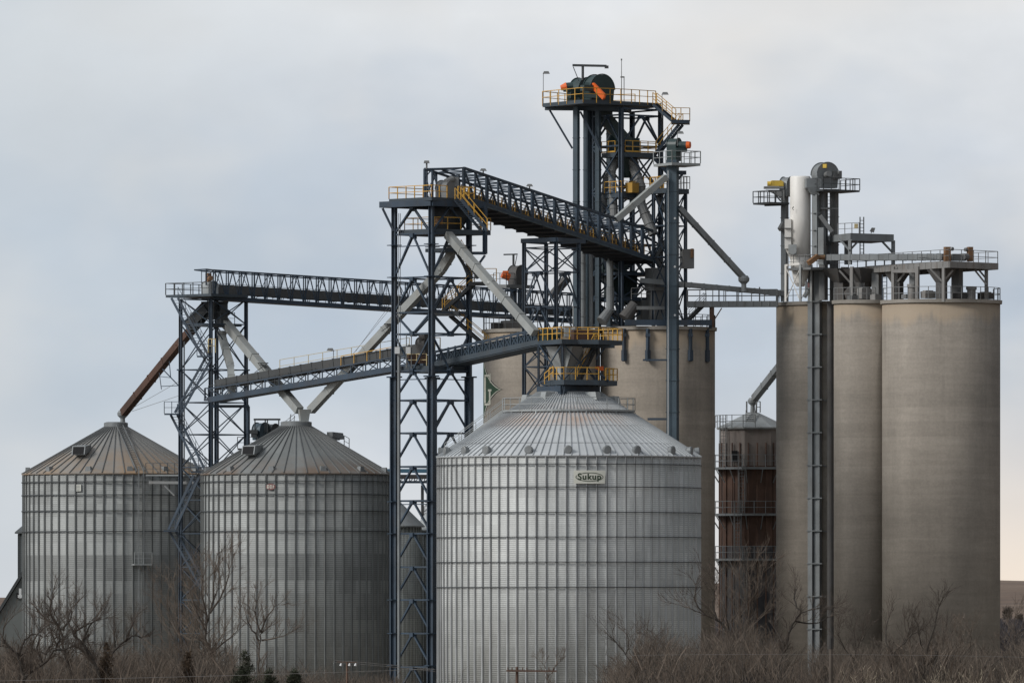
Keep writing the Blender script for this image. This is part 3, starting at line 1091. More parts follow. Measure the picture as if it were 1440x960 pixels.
# catwalk between bin one and the tower
def bin_catwalk():
    root = thing('catwalk', 'narrow catwalk bridging the leftmost bin to the shorter tower', 'catwalk', P(240, 676, 824) * 1.0)
    mb = MB()
    mb.slab([P(205, 667, 825.6), P(205, 667, 824.0), P(276, 667, 820.0), P(276, 667, 821.8)], 0.12)
    mb.build('deck', GALVD, root)
    mb = MB(); mb.beam(P(210, 678, 824.5), P(273, 678.5, 820.5), 0.13, 0.24)
    mb.build('support_beam', GREYP, root)
    mb = MB(); railing(mb, [P(205, 667, 824), P(276, 667, 820)], 1.0, 0.045, 0.9)
    mb.build('handrail', STEEL2, root)
    beams(root, 'knee_brace', GREYP, ((P(275, 682, 820.2), P(248, 737, 820.4), 0.16), (P(232, 683, 823), P(246, 697, 821), 0.1)))
bin_catwalk()

# ================================================================== MAIN TOWER
MTL, MTF, MTR, MTB = xy(554.5, 799.5), xy(606.5, 796.2), xy(659.5, 799.9), xy(608, 803.2)
def main_tower():
    Y = 799.5
    root = thing('support_tower', 'tall dark blue lattice tower with yellow railed head left of the silver bin', 'tower', (*xy(607, Y), 0))
    cols = [MTL, MTF, MTR, MTB]
    ys = [291, 330, 391, 440, 470, 522, 563, 609, 656, 704, 750, 797, 843, 890, 937]
    sty = ['A', 'A', 'A', 'V', 'V', 'A', 'A', 'A', 'A', 'A', 'A', 'A', 'A', 'A', 'A']
    lv = [zz(y, Y) for y in ys] + [0.0]
    ex = MB()
    for y in (347, 534, 709):
        z = zz(y, Y)
        for i, j in ((0, 1), (1, 2)):
            ex.beam((*cols[i], z), (*cols[j], z), 0.08)
    tower(root, cols, lv, 0.38, 0.135, sty, low_z=zz(530, Y), wlow=0.58, joints=[zz(y, Y) for y in (345, 390, 750, 705, 843, 890, 935)], mb_extra=ex)
    # head frame beams (cantilevers left) and knee braces
    zb = zz(288, Y)
    hf = MB()
    Lx, Rx = xy(535, 799.5), xy(681, 799.9)
    hf.beam((*Lx, zb), (*xy(607, 795.6), zb), 0.3, 0.5); hf.beam((*xy(607, 795.6), zb), (*Rx, zb), 0.3, 0.5)
    hf.beam((*Lx, zb), (*xy(607, 803.8), zb), 0.3, 0.5); hf.beam((*xy(607, 803.8), zb), (*Rx, zb), 0.3, 0.5)
    hf.beam(P(538, 293, 799.5), P(553.5, 325, 799.5), 0.2)
    hf.beam(P(682, 290, 799.6), P(682, 357, 799.6), 0.30)
    hf.beam(P(660, 356, 799.6), P(684, 356, 799.6), 0.25)
    hf.beam(P(682, 359, 799.6), P(672, 373, 799.6), 0.2)
    hf.build('head_frame', STEEL, root)
    # head deck
    zd = zz(280, Y)
    poly = [xy(547, 799.5), xy(607, 795.2), xy(667, 799.5), xy(607, 804)]
    d = MB(); d.slab(deckpoly(poly, zd), 0.28); d.build('head_deck', DECKM, root)
    r = MB(); railing(r, deckpoly([poly[3], poly[0], poly[1]], zd), 1.0, 0.062, 1.05)
    railing(r, [Vector((*poly[1], zd)).lerp(Vector((*poly[2], zd)), t) for t in (0, 0.36)], 1.0, 0.062, 1.0)
    railing(r, [Vector((*poly[1], zd)).lerp(Vector((*poly[2], zd)), t) for t in (0.62, 1.0)], 1.0, 0.07, 0.7)
    railing(r, deckpoly([poly[2], xy(640, 802)], zd), 1.0, 0.062, 0.8)
    r.build('deck_rail', YELLOW, root)
    # second deck
    zd2 = zz(323.5, Y)
    poly2 = [xy(561, 799.5), xy(607, 796.6), xy(690, 800), xy(625, 803)]
    d = MB(); d.slab(deckpoly(poly2, zd2), 0.42); d.build('second_deck', DECKM, root)
    r = MB()
    railing(r, deckpoly([xy(625, 803), xy(569, 800), xy(605, 797)], zd2), 1.0, 0.055, 1.3)
    railing(r, deckpoly([xy(611, 797), xy(648, 798.3)], zd2), 1.0, 0.055, 1.2)
    railing(r, deckpoly([xy(676, 799.3), xy(690, 800), xy(660, 801.5)], zd2), 1.0, 0.06, 1.2)
    r.build('deck_rail', YELLOW, root)
    # third small deck
    zd3 = zz(350, Y)
    d = MB(); d.slab(deckpoly([xy(598, 799), xy(628, 797.4), xy(664, 799), xy(632, 801.5)], zd3), 0.3)
    d.build('third_deck', DECKM, root)
    # stairs: head to second, third to landing, landing down
    st = MB(); rl = MB()
    wv = Vector((0.5, -0.55, 0))
    stairs(st, rl, P(640, 281, 797.2), P(677, 325, 797.2), wv, 14, 1.0, 0.065)
    st.build('head_stair', STEEL, root); rl.build('stair_rail', YELLOW, root)
    st = MB(); rl = MB()
    stairs(st, rl, P(640, 352, 798.2), P(664, 392, 798.6), wv, 14, 0.9, 0.04)
    st.slab([P(660, 396, 800.5), P(660, 396, 798), P(696, 396, 799), P(696, 396, 801)], 0.35)
    railing(rl, [P(678, 396, 799), P(698, 396, 799.4)], 1.1, 0.055, 0.9)
    stairs(st, rl, P(664, 400, 799.4), P(622, 437, 799.0), Vector((0.2, 0.85, 0)), 18, 1.0, 0.05)
    st.slab([P(610, 437, 800.8), P(610, 437, 798.2), P(645, 437, 798.2), P(645, 437, 800.8)], 0.45)
    stairs(st, rl, P(632, 444, 799.2), P(684, 489, 800), Vector((0.2, 0.85, 0)), 20, 1.0, 0.05)
    st.build('inner_stair', STEEL2, root); rl.build('stair_rail', YELLOW, root)
    # conveyor floor at mid height
    zd4 = zz(515, Y)
    d = MB(); d.slab(deckpoly([xy(557, 799.5), xy(607, 797), xy(657, 800), xy(608, 802.6)], zd4), 0.55)
    d.build('transfer_deck', DECKM, root)
    r = MB(); railing(r, deckpoly([xy(572, 798.4), xy(600, 797)], zd4), 1.0, 0.055, 0.9)
    railing(r, [P(611, 497, 801.5), P(619, 497, 801.5)], 1.35, 0.06, 0.35)
    r.build('deck_rail', PALEYEL, root)
    # drum of the upper conveyor drive sits on the deck
    # hopper below the head
    h = MB()
    h.loft(P(632, 293, 800), (1.9, 1.9), P(632, 306, 800), (2.4, 2.4))
    h.loft(P(632, 306, 800), (2.4, 2.4), P(631, 323, 800), (1.5, 1.5))
    h.build('hopper', STEEL2, root)
    g = MB(); g.box(P(617, 311, 797.6), 0.5, 0.5, 0.55, 0.5); g.build('gate_motor', RUSTOR, root)
    # pale control boxes and conduit on the left column
    for x in (558.5, 574):
        b = MB(); b.box(P(x, 492.5, 797.6 if x > 560 else 798.6), 0.40 if x > 560 else 0.42, 0.25, 0.56)
        b.build('control_box', PANEL, root)
    for x in (574,):
        b = MB(); b.beam(P(x - 2.5, 470, 797.7), P(x - 2.5, 518, 797.7), 0.06); b.beam(P(x + 4.5, 470, 797.7), P(x + 4.5, 518, 797.7), 0.06)
        b.build('box_stand', GREYP, root)
    b = MB(); b.tube(P(560.7, 300, 798.9), P(560.7, 500, 798.9), 0.035, 0.035, 6); b.tube(P(561, 500, 798.9), P(561, 980, 798.9), 0.14, 0.14, 8)
    b.tube(P(563, 300, 799), P(563, 495, 799), 0.03, 0.03, 6)
    b.build('conduit', GALVD, root)
    return root
main_tower()

# ================================================================== CONVEYOR GALLERIES
def big_gallery():
    A = P(652, 277, 801); B = P(918, 364, 833)
    root = thing('conveyor_gallery', 'wide dark belt gallery sloping from the tall tower head down to the elevator legs', 'conveyor', (A + B) / 2)
    al = (B - A); hz = Vector((al.x, al.y, 0)).normalized()
    wv = Vector((-hz.y, hz.x, 0)) * 3.7
    H = 2.45
    n = 17
    t = MB()
    truss(t, A, B, H, n, 0.20, 0.13, 'Z')
    # flat lattice posts on the near side, facing out
    for i in range(0, n + 1):
        c = A.lerp(B, i / n)
        if i % 2 == 0:
            t.beam(c + Vector((0.02, -0.02, 0)), c + Vector((0.02, -0.02, H)), 0.26, 0.2)
    truss(t, A + wv, B + wv, H, n, 0.18, 0.12, 'N')
    for i in range(n + 1):
        c = A.lerp(B, i / n) + Vector((0, 0, H))
        t.beam(c, c + wv, 0.12)
        if i < n:
            e = A.lerp(B, (i + 1) / n) + Vector((0, 0, H))
            t.beam(c, e + wv, 0.08); t.beam(c + wv, e, 0.08)
    # portal at the head: level frame reaching back over the deck
    a0 = A + Vector((0, 0, H)); f0 = A + wv + Vector((0, 0, H))
    t.beam(a0, a0 + Vector((0, 0, -2.6)), 0.2); t.beam(f0, f0 + Vector((0, 0, -2.6)), 0.2)
    q = P(597, 239, 798.8); q2 = P(600, 239, 802.5)
    for p0, p1 in ((q, a0), (q2, f0), (q, q2), (q, P(626, 238, 800)),):
        t.beam(p0, p1, 0.14)
    for p0 in (q, q2, P(608, 240, 798.9)):
        t.beam(p0, Vector((p0.x, p0.y, zz(281, 799.5))), 0.15)
    t.beam(q, P(607, 281, 798.8), 0.1); t.beam(P(610, 243, 799), P(619, 281, 799), 0.13)
    t.beam(P(600, 247, 799), P(606, 240, 799), 0.1)
    t.beam(P(622, 239, 800), P(640, 247, 801), 0.13); t.beam(P(645, 245, 801), P(645, 280, 801), 0.14)
    t.build('truss', STEEL, root)
    # side beam, floor
    b = MB(); b.beam(A - Vector((0, 0, 0.05)), B - Vector((0, 0, 0.05)), 0.14, 0.42); b.beam(A + wv, B + wv, 0.14, 0.42)
    b.build('side_beam', CASING, root)
    f = MB(); o = Vector((0, 0, -0.12))
    f.prism([A + o, B + o, B + wv + o, A + wv + o], (0, 0, -0.12))
    for i in range(n + 1):
        c = A.lerp(B, i / n) - Vector((0, 0, 0.33))
        f.beam(c, c + wv, 0.12, 0.22)
    f.build('floor', UNDER, root)
    # belt conveyor inside with pale idlers' covers
    m = A + wv * 0.55 + Vector((0, 0, 0.55)); k = B + wv * 0.55 + Vector((0, 0, 0.55))
    c = MB(); c.beam(m, k, 1.3, 0.75); c.build('belt_housing', STEEL2, root)
    # walkway rails in yellow either side
    r = MB()
    railing(r, [A + wv * 0.06 + Vector((0, 0, 0.1)), B + wv * 0.06 + Vector((0, 0, 0.1))], 0.95, 0.06, 1.25, True, True)
    railing(r, [A + wv * 0.3 + Vector((0, 0, 0.1)), B + wv * 0.3 + Vector((0, 0, 0.1))], 0.95, 0.05, 1.25, True)
    r.build('walkway_rail', YELLOW2, root)
    # roof lamps
    for fr in (0.1, 0.34):
        c = A.lerp(B, fr) + Vector((0, 0, H))
        lm = MB(); lm.beam(c, c + Vector((0, 0, 0.35)), 0.08); lm.loft(c + Vector((0, 0, 0.3)), (0.6, 0.4), c + Vector((0, 0, 0.5)), (0.35, 0.25), 0)
        lm.build('lamp', GREYP, root)
    lm = MB(); c = P(600, 238, 799); lm.beam(c, c + Vector((0, 0, 0.5)), 0.1); lm.loft(c + Vector((0, 0, 0.5)), (0.5, 0.4), c + Vector((0, 0, 0.72)), (0.4, 0.3), 0); lm.build('lamp', GREYP, root)
    # head pulley housing
    hp = MB(); hp.drum(P(629, 267, 799.6), (0.72, -0.7, 0), 0.78, 1.3, 0.78, 18, 1.0)
    hp.build('head_pulley_housing', GREYP, root)
    mo = MB(); mo.tube(P(627, 256, 799), P(637, 252, 799.4), 0.28, 0.28, 12); mo.box(P(640, 256, 799.6), 0.6, 0.6, 0.8); mo.build('drive_motor', GREYP, root)
big_gallery()

def long_gallery():
    A = P(300, 418, 819); B = P(885, 455, 842)
    root = thing('conveyor_gallery', 'long slim truss conveyor running from the shorter tower behind the tall one', 'conveyor', (A + B) / 2)
    hz = Vector((B.x - A.x, B.y - A.y, 0)).normalized()
    wv = Vector((-hz.y, hz.x, 0)) * 2.0
    H = 2.35
    n = 33
    t = MB()
    A2 = A + (A - B).normalized() * 0.55
    truss(t, A, B, H, n, 0.13, 0.075, 'W', double=True)
    truss(t, A + wv, B + wv, H * 0.985, 16, 0.10, 0.045, 'W')
    for i in range(n + 1):
        c = A.lerp(B, i / n) + Vector((0, 0, H))
        t.beam(c, c + wv, 0.08)
    e = P(290, 378.5, 819)
    t.beam(e, A + Vector((0, 0, H)), 0.12); t.beam(e, P(290, 401, 819), 0.1); t.beam(P(291, 390, 819), P(300, 379, 819), 0.08)
    t.beam(e, e + wv, 0.1); t.beam(e + wv, A + wv + Vector((0, 0, H)), 0.12)
    t.build('truss', STEEL, root)
    b = MB(); b.beam(A - Vector((0, 0, 0.02)), B - Vector((0, 0, 0.02)), 0.12, 0.34); b.beam(A + wv, B + wv, 0.12, 0.34)
    o = Vector((0, 0, -0.1)); b.prism([A + o, B + o, B + wv + o, A + wv + o], (0, 0, -0.08))
    b.build('floor', STEEL, root)
    c = MB(); c.beam(A + wv * 0.5 + Vector((0, 0, 0.78)), B + wv * 0.5 + Vector((0, 0, 0.78)), 1.05, 0.78)
    for i in range(28):
        q = A.lerp(B, (i + 0.5) / 28) + wv * 0.5 + Vector((0, 0, 0.78))
        d = (B - A).normalized() * 0.04
        c.beam(q - d, q + d, 1.13, 0.86)
    c.build('conveyor_trough', GREYD, root)
    r = MB(); railing(r, [A + wv * 0.97, B + wv * 0.97], 1.35, 0.035, 1.8); r.build('walkway_rail', STEEL2, root)
    # rounded head over the tower, rusty motor
    h = MB(); h.drum(P(295, 404, 819.6), (0.55, -0.85, 0), 0.5, 1.2, 0.9, 16, 1.0); h.build('head_housing', GALV, root)
    m = MB(); m.box(P(293, 392, 820), 0.35, 0.5, 1.0, 0.5); m.tube(P(293, 392, 820), P(298, 391, 819), 0.2, 0.2, 10)
    m.build('drive_motor', RUSTOR, root)
long_gallery()

def lower_conveyor():
    A = P(293, 562, 816.3); B = P(596, 511, 801.6)
    root = thing('inclined_conveyor', 'lower conveyor rising from the shorter tower to the tall one, yellow railed walkway', 'conveyor', (A + B) / 2)
    hz = Vector((B.x - A.x, B.y - A.y, 0)).normalized()
    wv = Vector((-hz.y, hz.x, 0)) * 1.6
    H = 0.95
    n = 15
    t = MB()
    truss(t, A, B, H, n, 0.11, 0.08, 'Z', bottom=False)
    truss(t, A + wv, B + wv, H, n, 0.10, 0.06, 'N', bottom=False)
    t.beam(A, A + Vector((-0.35, 0.2, 0)), 0.2)
    a = A + Vector((-0.3, 0.2, 0)); t.beam(a, a + Vector((0, 0, 1.0)), 0.12); t.beam(a + Vector((0, 0, 1.0)), A + Vector((0, 0, 1.0)), 0.1)
    t.build('truss', STEEL, root)
    b = MB(); b.beam(A, B, 0.14, 0.46); b.beam(A + wv, B + wv, 0.14, 0.46)
    o = Vector((0, 0, -0.1)); b.prism([A + o, B + o, B + wv + o, A + wv + o], (0, 0, -0.1))
    b.build('floor', STEEL, root)
    c = MB(); m0 = A + wv * 0.45 + Vector((0, 0, H + 0.30)); m1 = B + wv * 0.45 + Vector((0, 0, H + 0.45)); c.beam(m0 + (m1 - m0) * 0.02, m1, 1.0, 0.78)
    for i in range(20):
        q = m0.lerp(m1, (i + 0.5) / 20); d = (m1 - m0).normalized() * 0.05
        c.beam(q - d, q + d, 1.08, 0.86)
    c.build('conveyor_trough', GREYK, root)
    r = MB(); k = Vector((0, 0, H + 0.55))
    railing(r, [A.lerp(B, 0.28) + wv + k, B.lerp(A, 0.12) + wv + k], 1.1, 0.042, 1.55)
    r.build('far_rail', PALEYEL, root)
    r = MB()
    railing(r, [A + wv * 0.0 + Vector((0, 0, 0.2)), A.lerp(B, 0.5) + Vector((0, 0, 0.2))], 1.0, 0.04, 1.5)
    r.build('near_rail', STEEL2, root)
    r = MB(); railing(r, [A.lerp(B, 0.62) + Vector((0, 0, 0.95)), A.lerp(B, 0.86) + Vector((0, 0, 1.0))], 0.85, 0.055, 1.5, False)
    r.build('near_rail', YELLOW, root)
    lamp(root, A.lerp(B, 0.53) + wv + Vector((0, 0, H + 0.6)), 1.1, -0.35)
    # drive end inside the tower
    d = MB(); d.drum(P(596, 484, 801.2), (0.8, -0.6, 0), 0.55, 0.9, 0.85, 16, 0.8)
    d.tube(P(592, 475, 801), P(600, 473, 800.6), 0.32, 0.32, 12); d.box(P(597, 478, 801), 0.9, 0.6, 0.4)
    d.build('drive_head', HOPPER, root)
    e = MB(); e.box(P(580, 505, 800.6), 0.9, 0.6, 0.85, 0.4); e.box(P(595, 505, 800.4), 0.9, 0.6, 0.7, 0.4)
    e.build('gearbox', RUSTWALL, root)
lower_conveyor()

def bin_conveyor():
    A = P(611, 512, 799.6); B = P(758, 480, 789.5)
    root = thing('inclined_conveyor', 'short dark conveyor climbing from the tall tower to the silver bin peak', 'conveyor', (A + B) / 2)
    hz = Vector((B.x - A.x, B.y - A.y, 0)).normalized()
    wv = Vector((-hz.y, hz.x, 0)) * 2.3
    H = 0.98
    t = MB()
    truss(t, A, B, H, 15, 0.10, 0.07, 'X')
    truss(t, A + wv, B + wv, H, 15, 0.10, 0.07, 'N')
    for i in range(16):
        c = A.lerp(B, i / 15) + Vector((0, 0, 0.1))
        t.beam(c, c + Vector((0, 0, H + 0.1)), 0.1)
    t.beam(A + Vector((0, 0, H + 0.08)), B + Vector((0, 0, H + 0.08)), 0.12, 0.14)
    t.build('truss', STEEL, root)
    f = MB(); f.beam(A - Vector((0, 0, 0.02)), B - Vector((0, 0, 0.02)), 0.16, 0.42); f.beam(A + wv, B + wv, 0.16, 0.42)
    o = Vector((0, 0, -0.2)); f.prism([A + o, B + o, B + wv + o, A + wv + o], (0, 0, -0.14))
    f.build('floor', DECKM, root)
    c = MB(); c.beam(A + wv * 0.4 + Vector((0, 0, 0.5)), B + wv * 0.4 + Vector((0, 0, 0.5)), 1.3, 0.75); c.build('conveyor_trough', CASING, root)
    g = MB(); g.beam(A + wv * 0.9 + Vector((0, 0, H + 0.2)), B + wv * 0.9 + Vector((0, 0, H + 0.2)), 0.1, 0.12)
    g.build('cable_tray', GALV, root)
bin_conveyor()

# ================================================================== HEAD FRAME ON THE BIG BIN
def bin_head_frame():
    Y = 788
    root = thing('bin_head_frame', 'two deck steel frame with yellow rails on top of the silver bin', 'platform', (*xy(800, Y), zz(551, Y)))
    cols = [xy(757.5, 788), xy(791, 785.0), xy(840, 788.4), xy(806, 791.4)]
    lv = [zz(y, Y) for y in (484, 537, 549)]
    tower(root, cols, lv, 0.16, 0.1, ['X', 'V'])
    zd = zz(478.5, Y)
    p1 = [xy(757, 789), xy(790, 784.2), xy(812, 785.6), xy(842, 785.6), xy(875, 789), xy(842, 792.5), xy(800, 792.5)]
    d = MB(); d.slab(deckpoly(p1, zd), 0.38)
    d.beam(P(757, 486, 788.5), P(864, 487, 787.5), 0.3, 0.28)
    d.build('upper_deck', DECKM, root)
    r = MB(); railing(r, deckpoly([p1[0], p1[1], p1[2], p1[3]], zd), 1.0, 0.07, 1.05)
    railing(r, deckpoly([p1[3], p1[4], p1[5]], zd), 1.0, 0.065, 0.75)
    railing(r, deckpoly([p1[5], p1[6], p1[0]], zd), 1.0, 0.04, 2.2)
    r.build('upper_rail', YELLOW, root)
    zl = zz(535, Y)
    p2 = [xy(764, 787.5), xy(793, 784.4), xy(842, 785.6), xy(868, 788.6), xy(840, 791.5), xy(790, 791.5)]
    d = MB(); d.slab(deckpoly(p2, zl), 0.42)
    d.build('lower_deck', DECKM, root)
    r = MB(); railing(r, deckpoly([xy(773, 786.4), xy(793, 784.4), xy(842, 785.6)], zl), 1.02, 0.065, 0.95)
    railing(r, deckpoly([xy(852, 786.6), xy(868, 788.6), xy(850, 790.4)], zl), 1.0, 0.06, 0.7)
    railing(r, [P(766, 540, 786.2), P(778, 530, 785.6)], 0.9, 0.06, 0.6)
    r.build('lower_rail', YELLOW, root)
    st = MB(); rl = MB()
    stairs(st, rl, P(836, 484, 788.5), P(812, 533, 787.6), Vector((0.3, 0.7, 0)), 14, 0.9, 0.045)
    st.build('stair', STEEL2, root); rl.build('stair_rail', YELLOW, root)
    beams(root, 'knee_brace', STEEL, ((P(838, 520, 786), P(856, 536, 787), 0.14), (P(852, 487, 788), P(838, 505, 788), 0.16)))
    k = MB()
    for i in range(4):
        a, b = cols[i], cols[(i + 1) % 4]
        k.beam((*a, zz(547.5, Y)), (*b, zz(547.5, Y)), 0.4, 0.5); k.beam((*a, zz(553, Y)), (*b, zz(553, Y)), 0.3, 0.3)
    k.build('base_ring', STEEL, root)
    # chutes between the decks
    c = MB()
    c.loft(P(783, 487, 788), (1.3, 1.3), P(790, 520, 788), (0.75, 0.75))
    c.loft(P(806, 487, 788), (1.5, 1.4), P(796, 520, 788), (0.7, 0.7))
    c.tube(P(792, 517, 788), P(792, 548, 788), 0.62, 0.62, 14)
    c.box(P(810, 512, 789), 0.9, 0.9, 2.9, 0.6)
    c.build('chute', GALV, root)
    c = MB(); c.box(P(771, 471, 788.4), 0.9, 0.8, 0.9, 0.5); c.tube(P(780, 471, 788), P(787, 470, 788), 0.3, 0.3, 12)
    c.build('drive_motor', GREENM, root)
    c = MB(); c.box(P(817, 471, 789), 1.7, 1.0, 0.8, 0.4); c.build('gearbox', RUST, root)
    c = MB(); c.box(P(798, 466, 789), 0.5, 0.5, 0.9, 0.2); c.tube(P(804, 463, 789), P(809, 462, 789), 0.2, 0.2, 10); c.beam(P(786, 459, 789), P(790, 464, 789), 0.1)
    c.build('valve_stack', GALV, root)
    c = MB(); c.tube(P(806, 430, 789.5), P(806, 462, 789.5), 0.05, 0.04, 6); c.build('lightning_rod', GALV, root)
    c = MB(); c.box(P(843, 518, 788), 0.5, 0.5, 0.35, 0.6); c.build('gate_guard', ORANGE, root)
bin_head_frame()

# ================================================================== SPOUTS
def flange_ring(mb, p, q, fr, w, t=0.06):
    a = p.lerp(q, fr); d = (q - p).normalized() * t
    mb.beam(a - d, a + d, w)

def spout(label, segs, w, m, flanges=4, caps=(), name='grain_spout'):
    root = thing(name, label, 'spout', segs[0])
    mb = MB()
    for a, b in zip(segs[:-1], segs[1:]):
        mb.beam(a, b, w)
        L = (b - a).length
        k = max(1, int(L / 2.9))
        for i in range(1, k + 1):
            flange_ring(mb, a, b, i / (k + 1), w * 1.13)
    # a mitre box at each knee
    for p in segs[1:-1]:
        mb.lathe(p - Vector((0, 0, w * 0.4)), [(w * 0.5, 0), (w * 0.62, w * 0.4), (w * 0.5, w * 0.8)], 10)
    mb.build('pipe', m, root)
    for (kind, p, s) in caps:
        c = MB()
        if kind == 'bulb':
            c.lathe(p + Vector((0, 0, -s * 0.9)), [(s * 0.42, 0), (s * 0.45, s * 0.25), (s * 0.95, s * 0.75), (s * 1.0, s * 1.25), (s * 0.7, s * 1.7), (0.0, s * 1.8)], 16)
            c.tube(p - Vector((0, 0, s * 0.6)), p - Vector((0, 0, s * 0.9 + 0.55)), s * 0.42, s * 0.5, 12)
            c.build('cushion_box', GALVD, root, False)
        elif kind == 'hopper':
            c.loft(p + Vector((0, 0, -s)), (s * 0.75, s * 0.7), p + Vector((0, 0, s * 0.75)), (s * 1.25, s * 1.0), 0.25)
            c.build('transition_box', m, root)
        elif kind == 'platform':
            c.slab([p + Vector((-s, -s, 0)), p + Vector((s, -s, 0)), p + Vector((s, s, 0)), p + Vector((-s, s, 0))], 0.05)
            c.beam(p + Vector((-s, -s, 0)), p + Vector((s * 0.2, -s, -s * 1.6)), 0.05)
            c.beam(p + Vector((s, -s, 0)), p + Vector((-s * 1.6, -s, -s * 1.9)), 0.06)
            c.build('service_step', STEEL2, root)
    return root

spout('rust brown spout slanting down to the leftmost bin peak', [P(292, 438, 821), P(252, 484, 825.5), P(174, 580, 833.6)], 0.62, RUST, caps=(('bulb', P(172.5, 583, 834), 0.48),))
spout('grey spout from the shorter tower to the V over the second bin', [P(315, 452, 820.5), P(421, 577, 810.6)], 0.66, SPOUT, caps=(('platform', P(370, 510, 814.6), 0.45),))
spout('pale crooked spout dropping inside the shorter tower', [P(312, 465, 820.2), P(312, 472, 820.2), P(324, 514, 817.5), P(326, 545, 815.5)], 0.56, SPOUT, caps=(('hopper', P(326, 549, 815.4), 0.55),))
spout('grey spout from the tall tower head down to the silver bin peak', [P(630, 330, 797.5), P(690, 398, 792.4), P(752, 468, 788.6)], 0.62, SPOUT)
spout('long grey spout from the tall tower to the V over the second bin', [P(634, 345, 800.2), P(634, 358, 800.4), P(621, 379, 801), P(437, 577, 810.6)], 0.64, SPOUT, caps=(('platform', P(546, 455, 804.2), 0.35), ('hopper', P(427.5, 585, 810.4), 0.78)))

def stay(root_name_points):
    for root, a, b in root_name_points:
        mb = MB(); mb.tube(a, b, 0.018, 0.018, 4, False); mb.build('stay_cable', WIREM, root)
_sp = {o['label']: o for o in bpy.data.objects if o.name.startswith('grain_spout')}
for lab_, o_ in _sp.items():
    if 'tall tower to the V' in lab_:
        stay([(o_, P(556, 425, 803.6), P(449, 555, 810.2)), (o_, P(556, 418, 803.6), P(500, 494, 807))])
    if 'shorter tower to the V' in lab_:
        stay([(o_, P(340, 470, 818.4), P(412, 560, 811.4))])
    if 'rust brown' in lab_:
        stay([(o_, P(252, 536, 821.4), P(182, 576, 833)), (o_, P(252, 556, 821.4), P(186, 578, 833))])

# ================================================================== BACK CONCRETE SILOS
def concrete_silo(label, cx, Y, rpx, top_y, col, group=None):
    c = Vector((*xy(cx, Y), 0))
    Rr = u(rpx, Y)
    zt = zz(top_y, Y - Rr * 0.5)
    root = thing('concrete_silo', label, 'silo', c, group)
    key = 'concrete_%d' % int(cx)
    m = mat_concrete(key, col, zt)
    mb = MB(); mb.lathe(c, [(Rr, 0), (Rr, zt * 0.5), (Rr, zt)], 128)
    mb.build('wall', m, root, True)
    mb = MB(); mb.lathe(c, [(Rr + 0.16, zt - 0.02), (Rr + 0.18, zt + 0.28), (0, zt + 0.30)], 96)
    mb.build('roof_slab', MATS['concrete_plain'], root)
    return root, c, Rr, zt + 0.3

CONC = (0.285, 0.248, 0.205)
s1, sc1, sr1, st1 = concrete_silo('concrete silo painted with the green emblem behind the silver bin', 762, 836, 82, 467, CONC)
s2, sc2, sr2, st2 = concrete_silo('concrete silo under the tall elevator legs behind the silver bin', 925, 836, 80.5, 464, CONC)

def rail_on(root, c, Rr, z, m, deg0, deg1, n):
    mb = MB(); ring_rail(mb, c, Rr, z, 1.05, 0.05, n, R_(deg0), R_(deg1))
    mb.build('roof_rail', m, root)

rail_on(s1, sc1, sr1, st1, STEEL2, 180, 300, 14)
rail_on(s2, sc2, sr2, st2, STEEL2, -80, 60, 14)

def emblem():
    """pointed green emblem with concave sides and one letter, painted round the silo's left flank"""
    Rr = sr1 + 0.012
    zc = zz(547, 831)
    tip = -math.asin(54.0 / 82.0)           # azimuth from facing the camera, left is negative
    def on(d, v, off=0.0):
        th = tip - d / Rr
        return sc1 + Vector((math.sin(th) * (Rr + off), -math.cos(th) * (Rr + off), zc + v))
    half = 6.0
    def hh(d, k):
        d = max(0.0, d - k)
        return 0.84 * (d / 1.7) ** 1.52
    def band(k, off, inset=0.0):
        mb = MB()
        n = 40
        for i in range(n):
            d0 = k + (half - k) * i / n; d1 = k + (half - k) * (i + 1) / n
            mb.add([on(d0, -hh(d0, k), off), on(d1, -hh(d1, k), off), on(d1, hh(d1, k), off), on(d0, hh(d0, k), off)], [(3, 2, 1, 0)])
            e0 = 2 * half - d0; e1 = 2 * half - d1
            mb.add([on(e0, -hh(d0, k), off), on(e1, -hh(d1, k), off), on(e1, hh(d1, k), off), on(e0, hh(d0, k), off)], [(0, 1, 2, 3)])
        return mb
    root = band(0, 0.0).build('painted_emblem', LOGOK, s1)
    root['label'] = 'green pointed emblem with cream border and letter G'
    band(0.16, 0.006).build('emblem_border', LOGOW, root)
    band(0.33, 0.012).build('emblem_field', LOGOG, root)
    # the letter: narrow slab-serif G, d grows to the left
    g = MB()
    hgt = 1.36
    d0 = 1.72            # right edge of the letter
    def q(da, db, va, vb):
        k = max(1, int(abs(db - da) / 0.08))
        for i in range(k):
            e, f = da + (db - da) * i / k, da + (db - da) * (i + 1) / k
            g.add([on(e, va, 0.02), on(f, va, 0.02), on(f, vb, 0.02), on(e, vb, 0.02)], [(3, 2, 1, 0)])
    w = 1.75
    L = d0 + w; Rg = d0
    q(L - 0.62, L - 0.05, -hgt * 0.8, hgt * 0.8)                 # left stem
    q(L - 0.50, L - 0.2, hgt * 0.8, hgt * 0.94); q(L - 0.50, L - 0.2, -hgt * 0.94, -hgt * 0.8)
    q(Rg + 0.22, L - 0.2, hgt * 0.86, hgt); q(Rg + 0.25, L - 0.2, -hgt, -hgt * 0.86)
    q(Rg + 0.04, Rg + 0.16, hgt * 0.45, hgt * 1.04)       # upper serif spur
    q(Rg + 0.10, Rg + 0.30, hgt * 0.72, hgt * 0.92)
    q(Rg + 0.06, Rg + 0.36, -hgt * 0.96, -0.02)           # right stem
    q(Rg - 0.10, Rg + 0.56, -0.12, 0.05)                  # bar with serifs
    g.build('emblem_letter', LOGOW, root)
emblem()

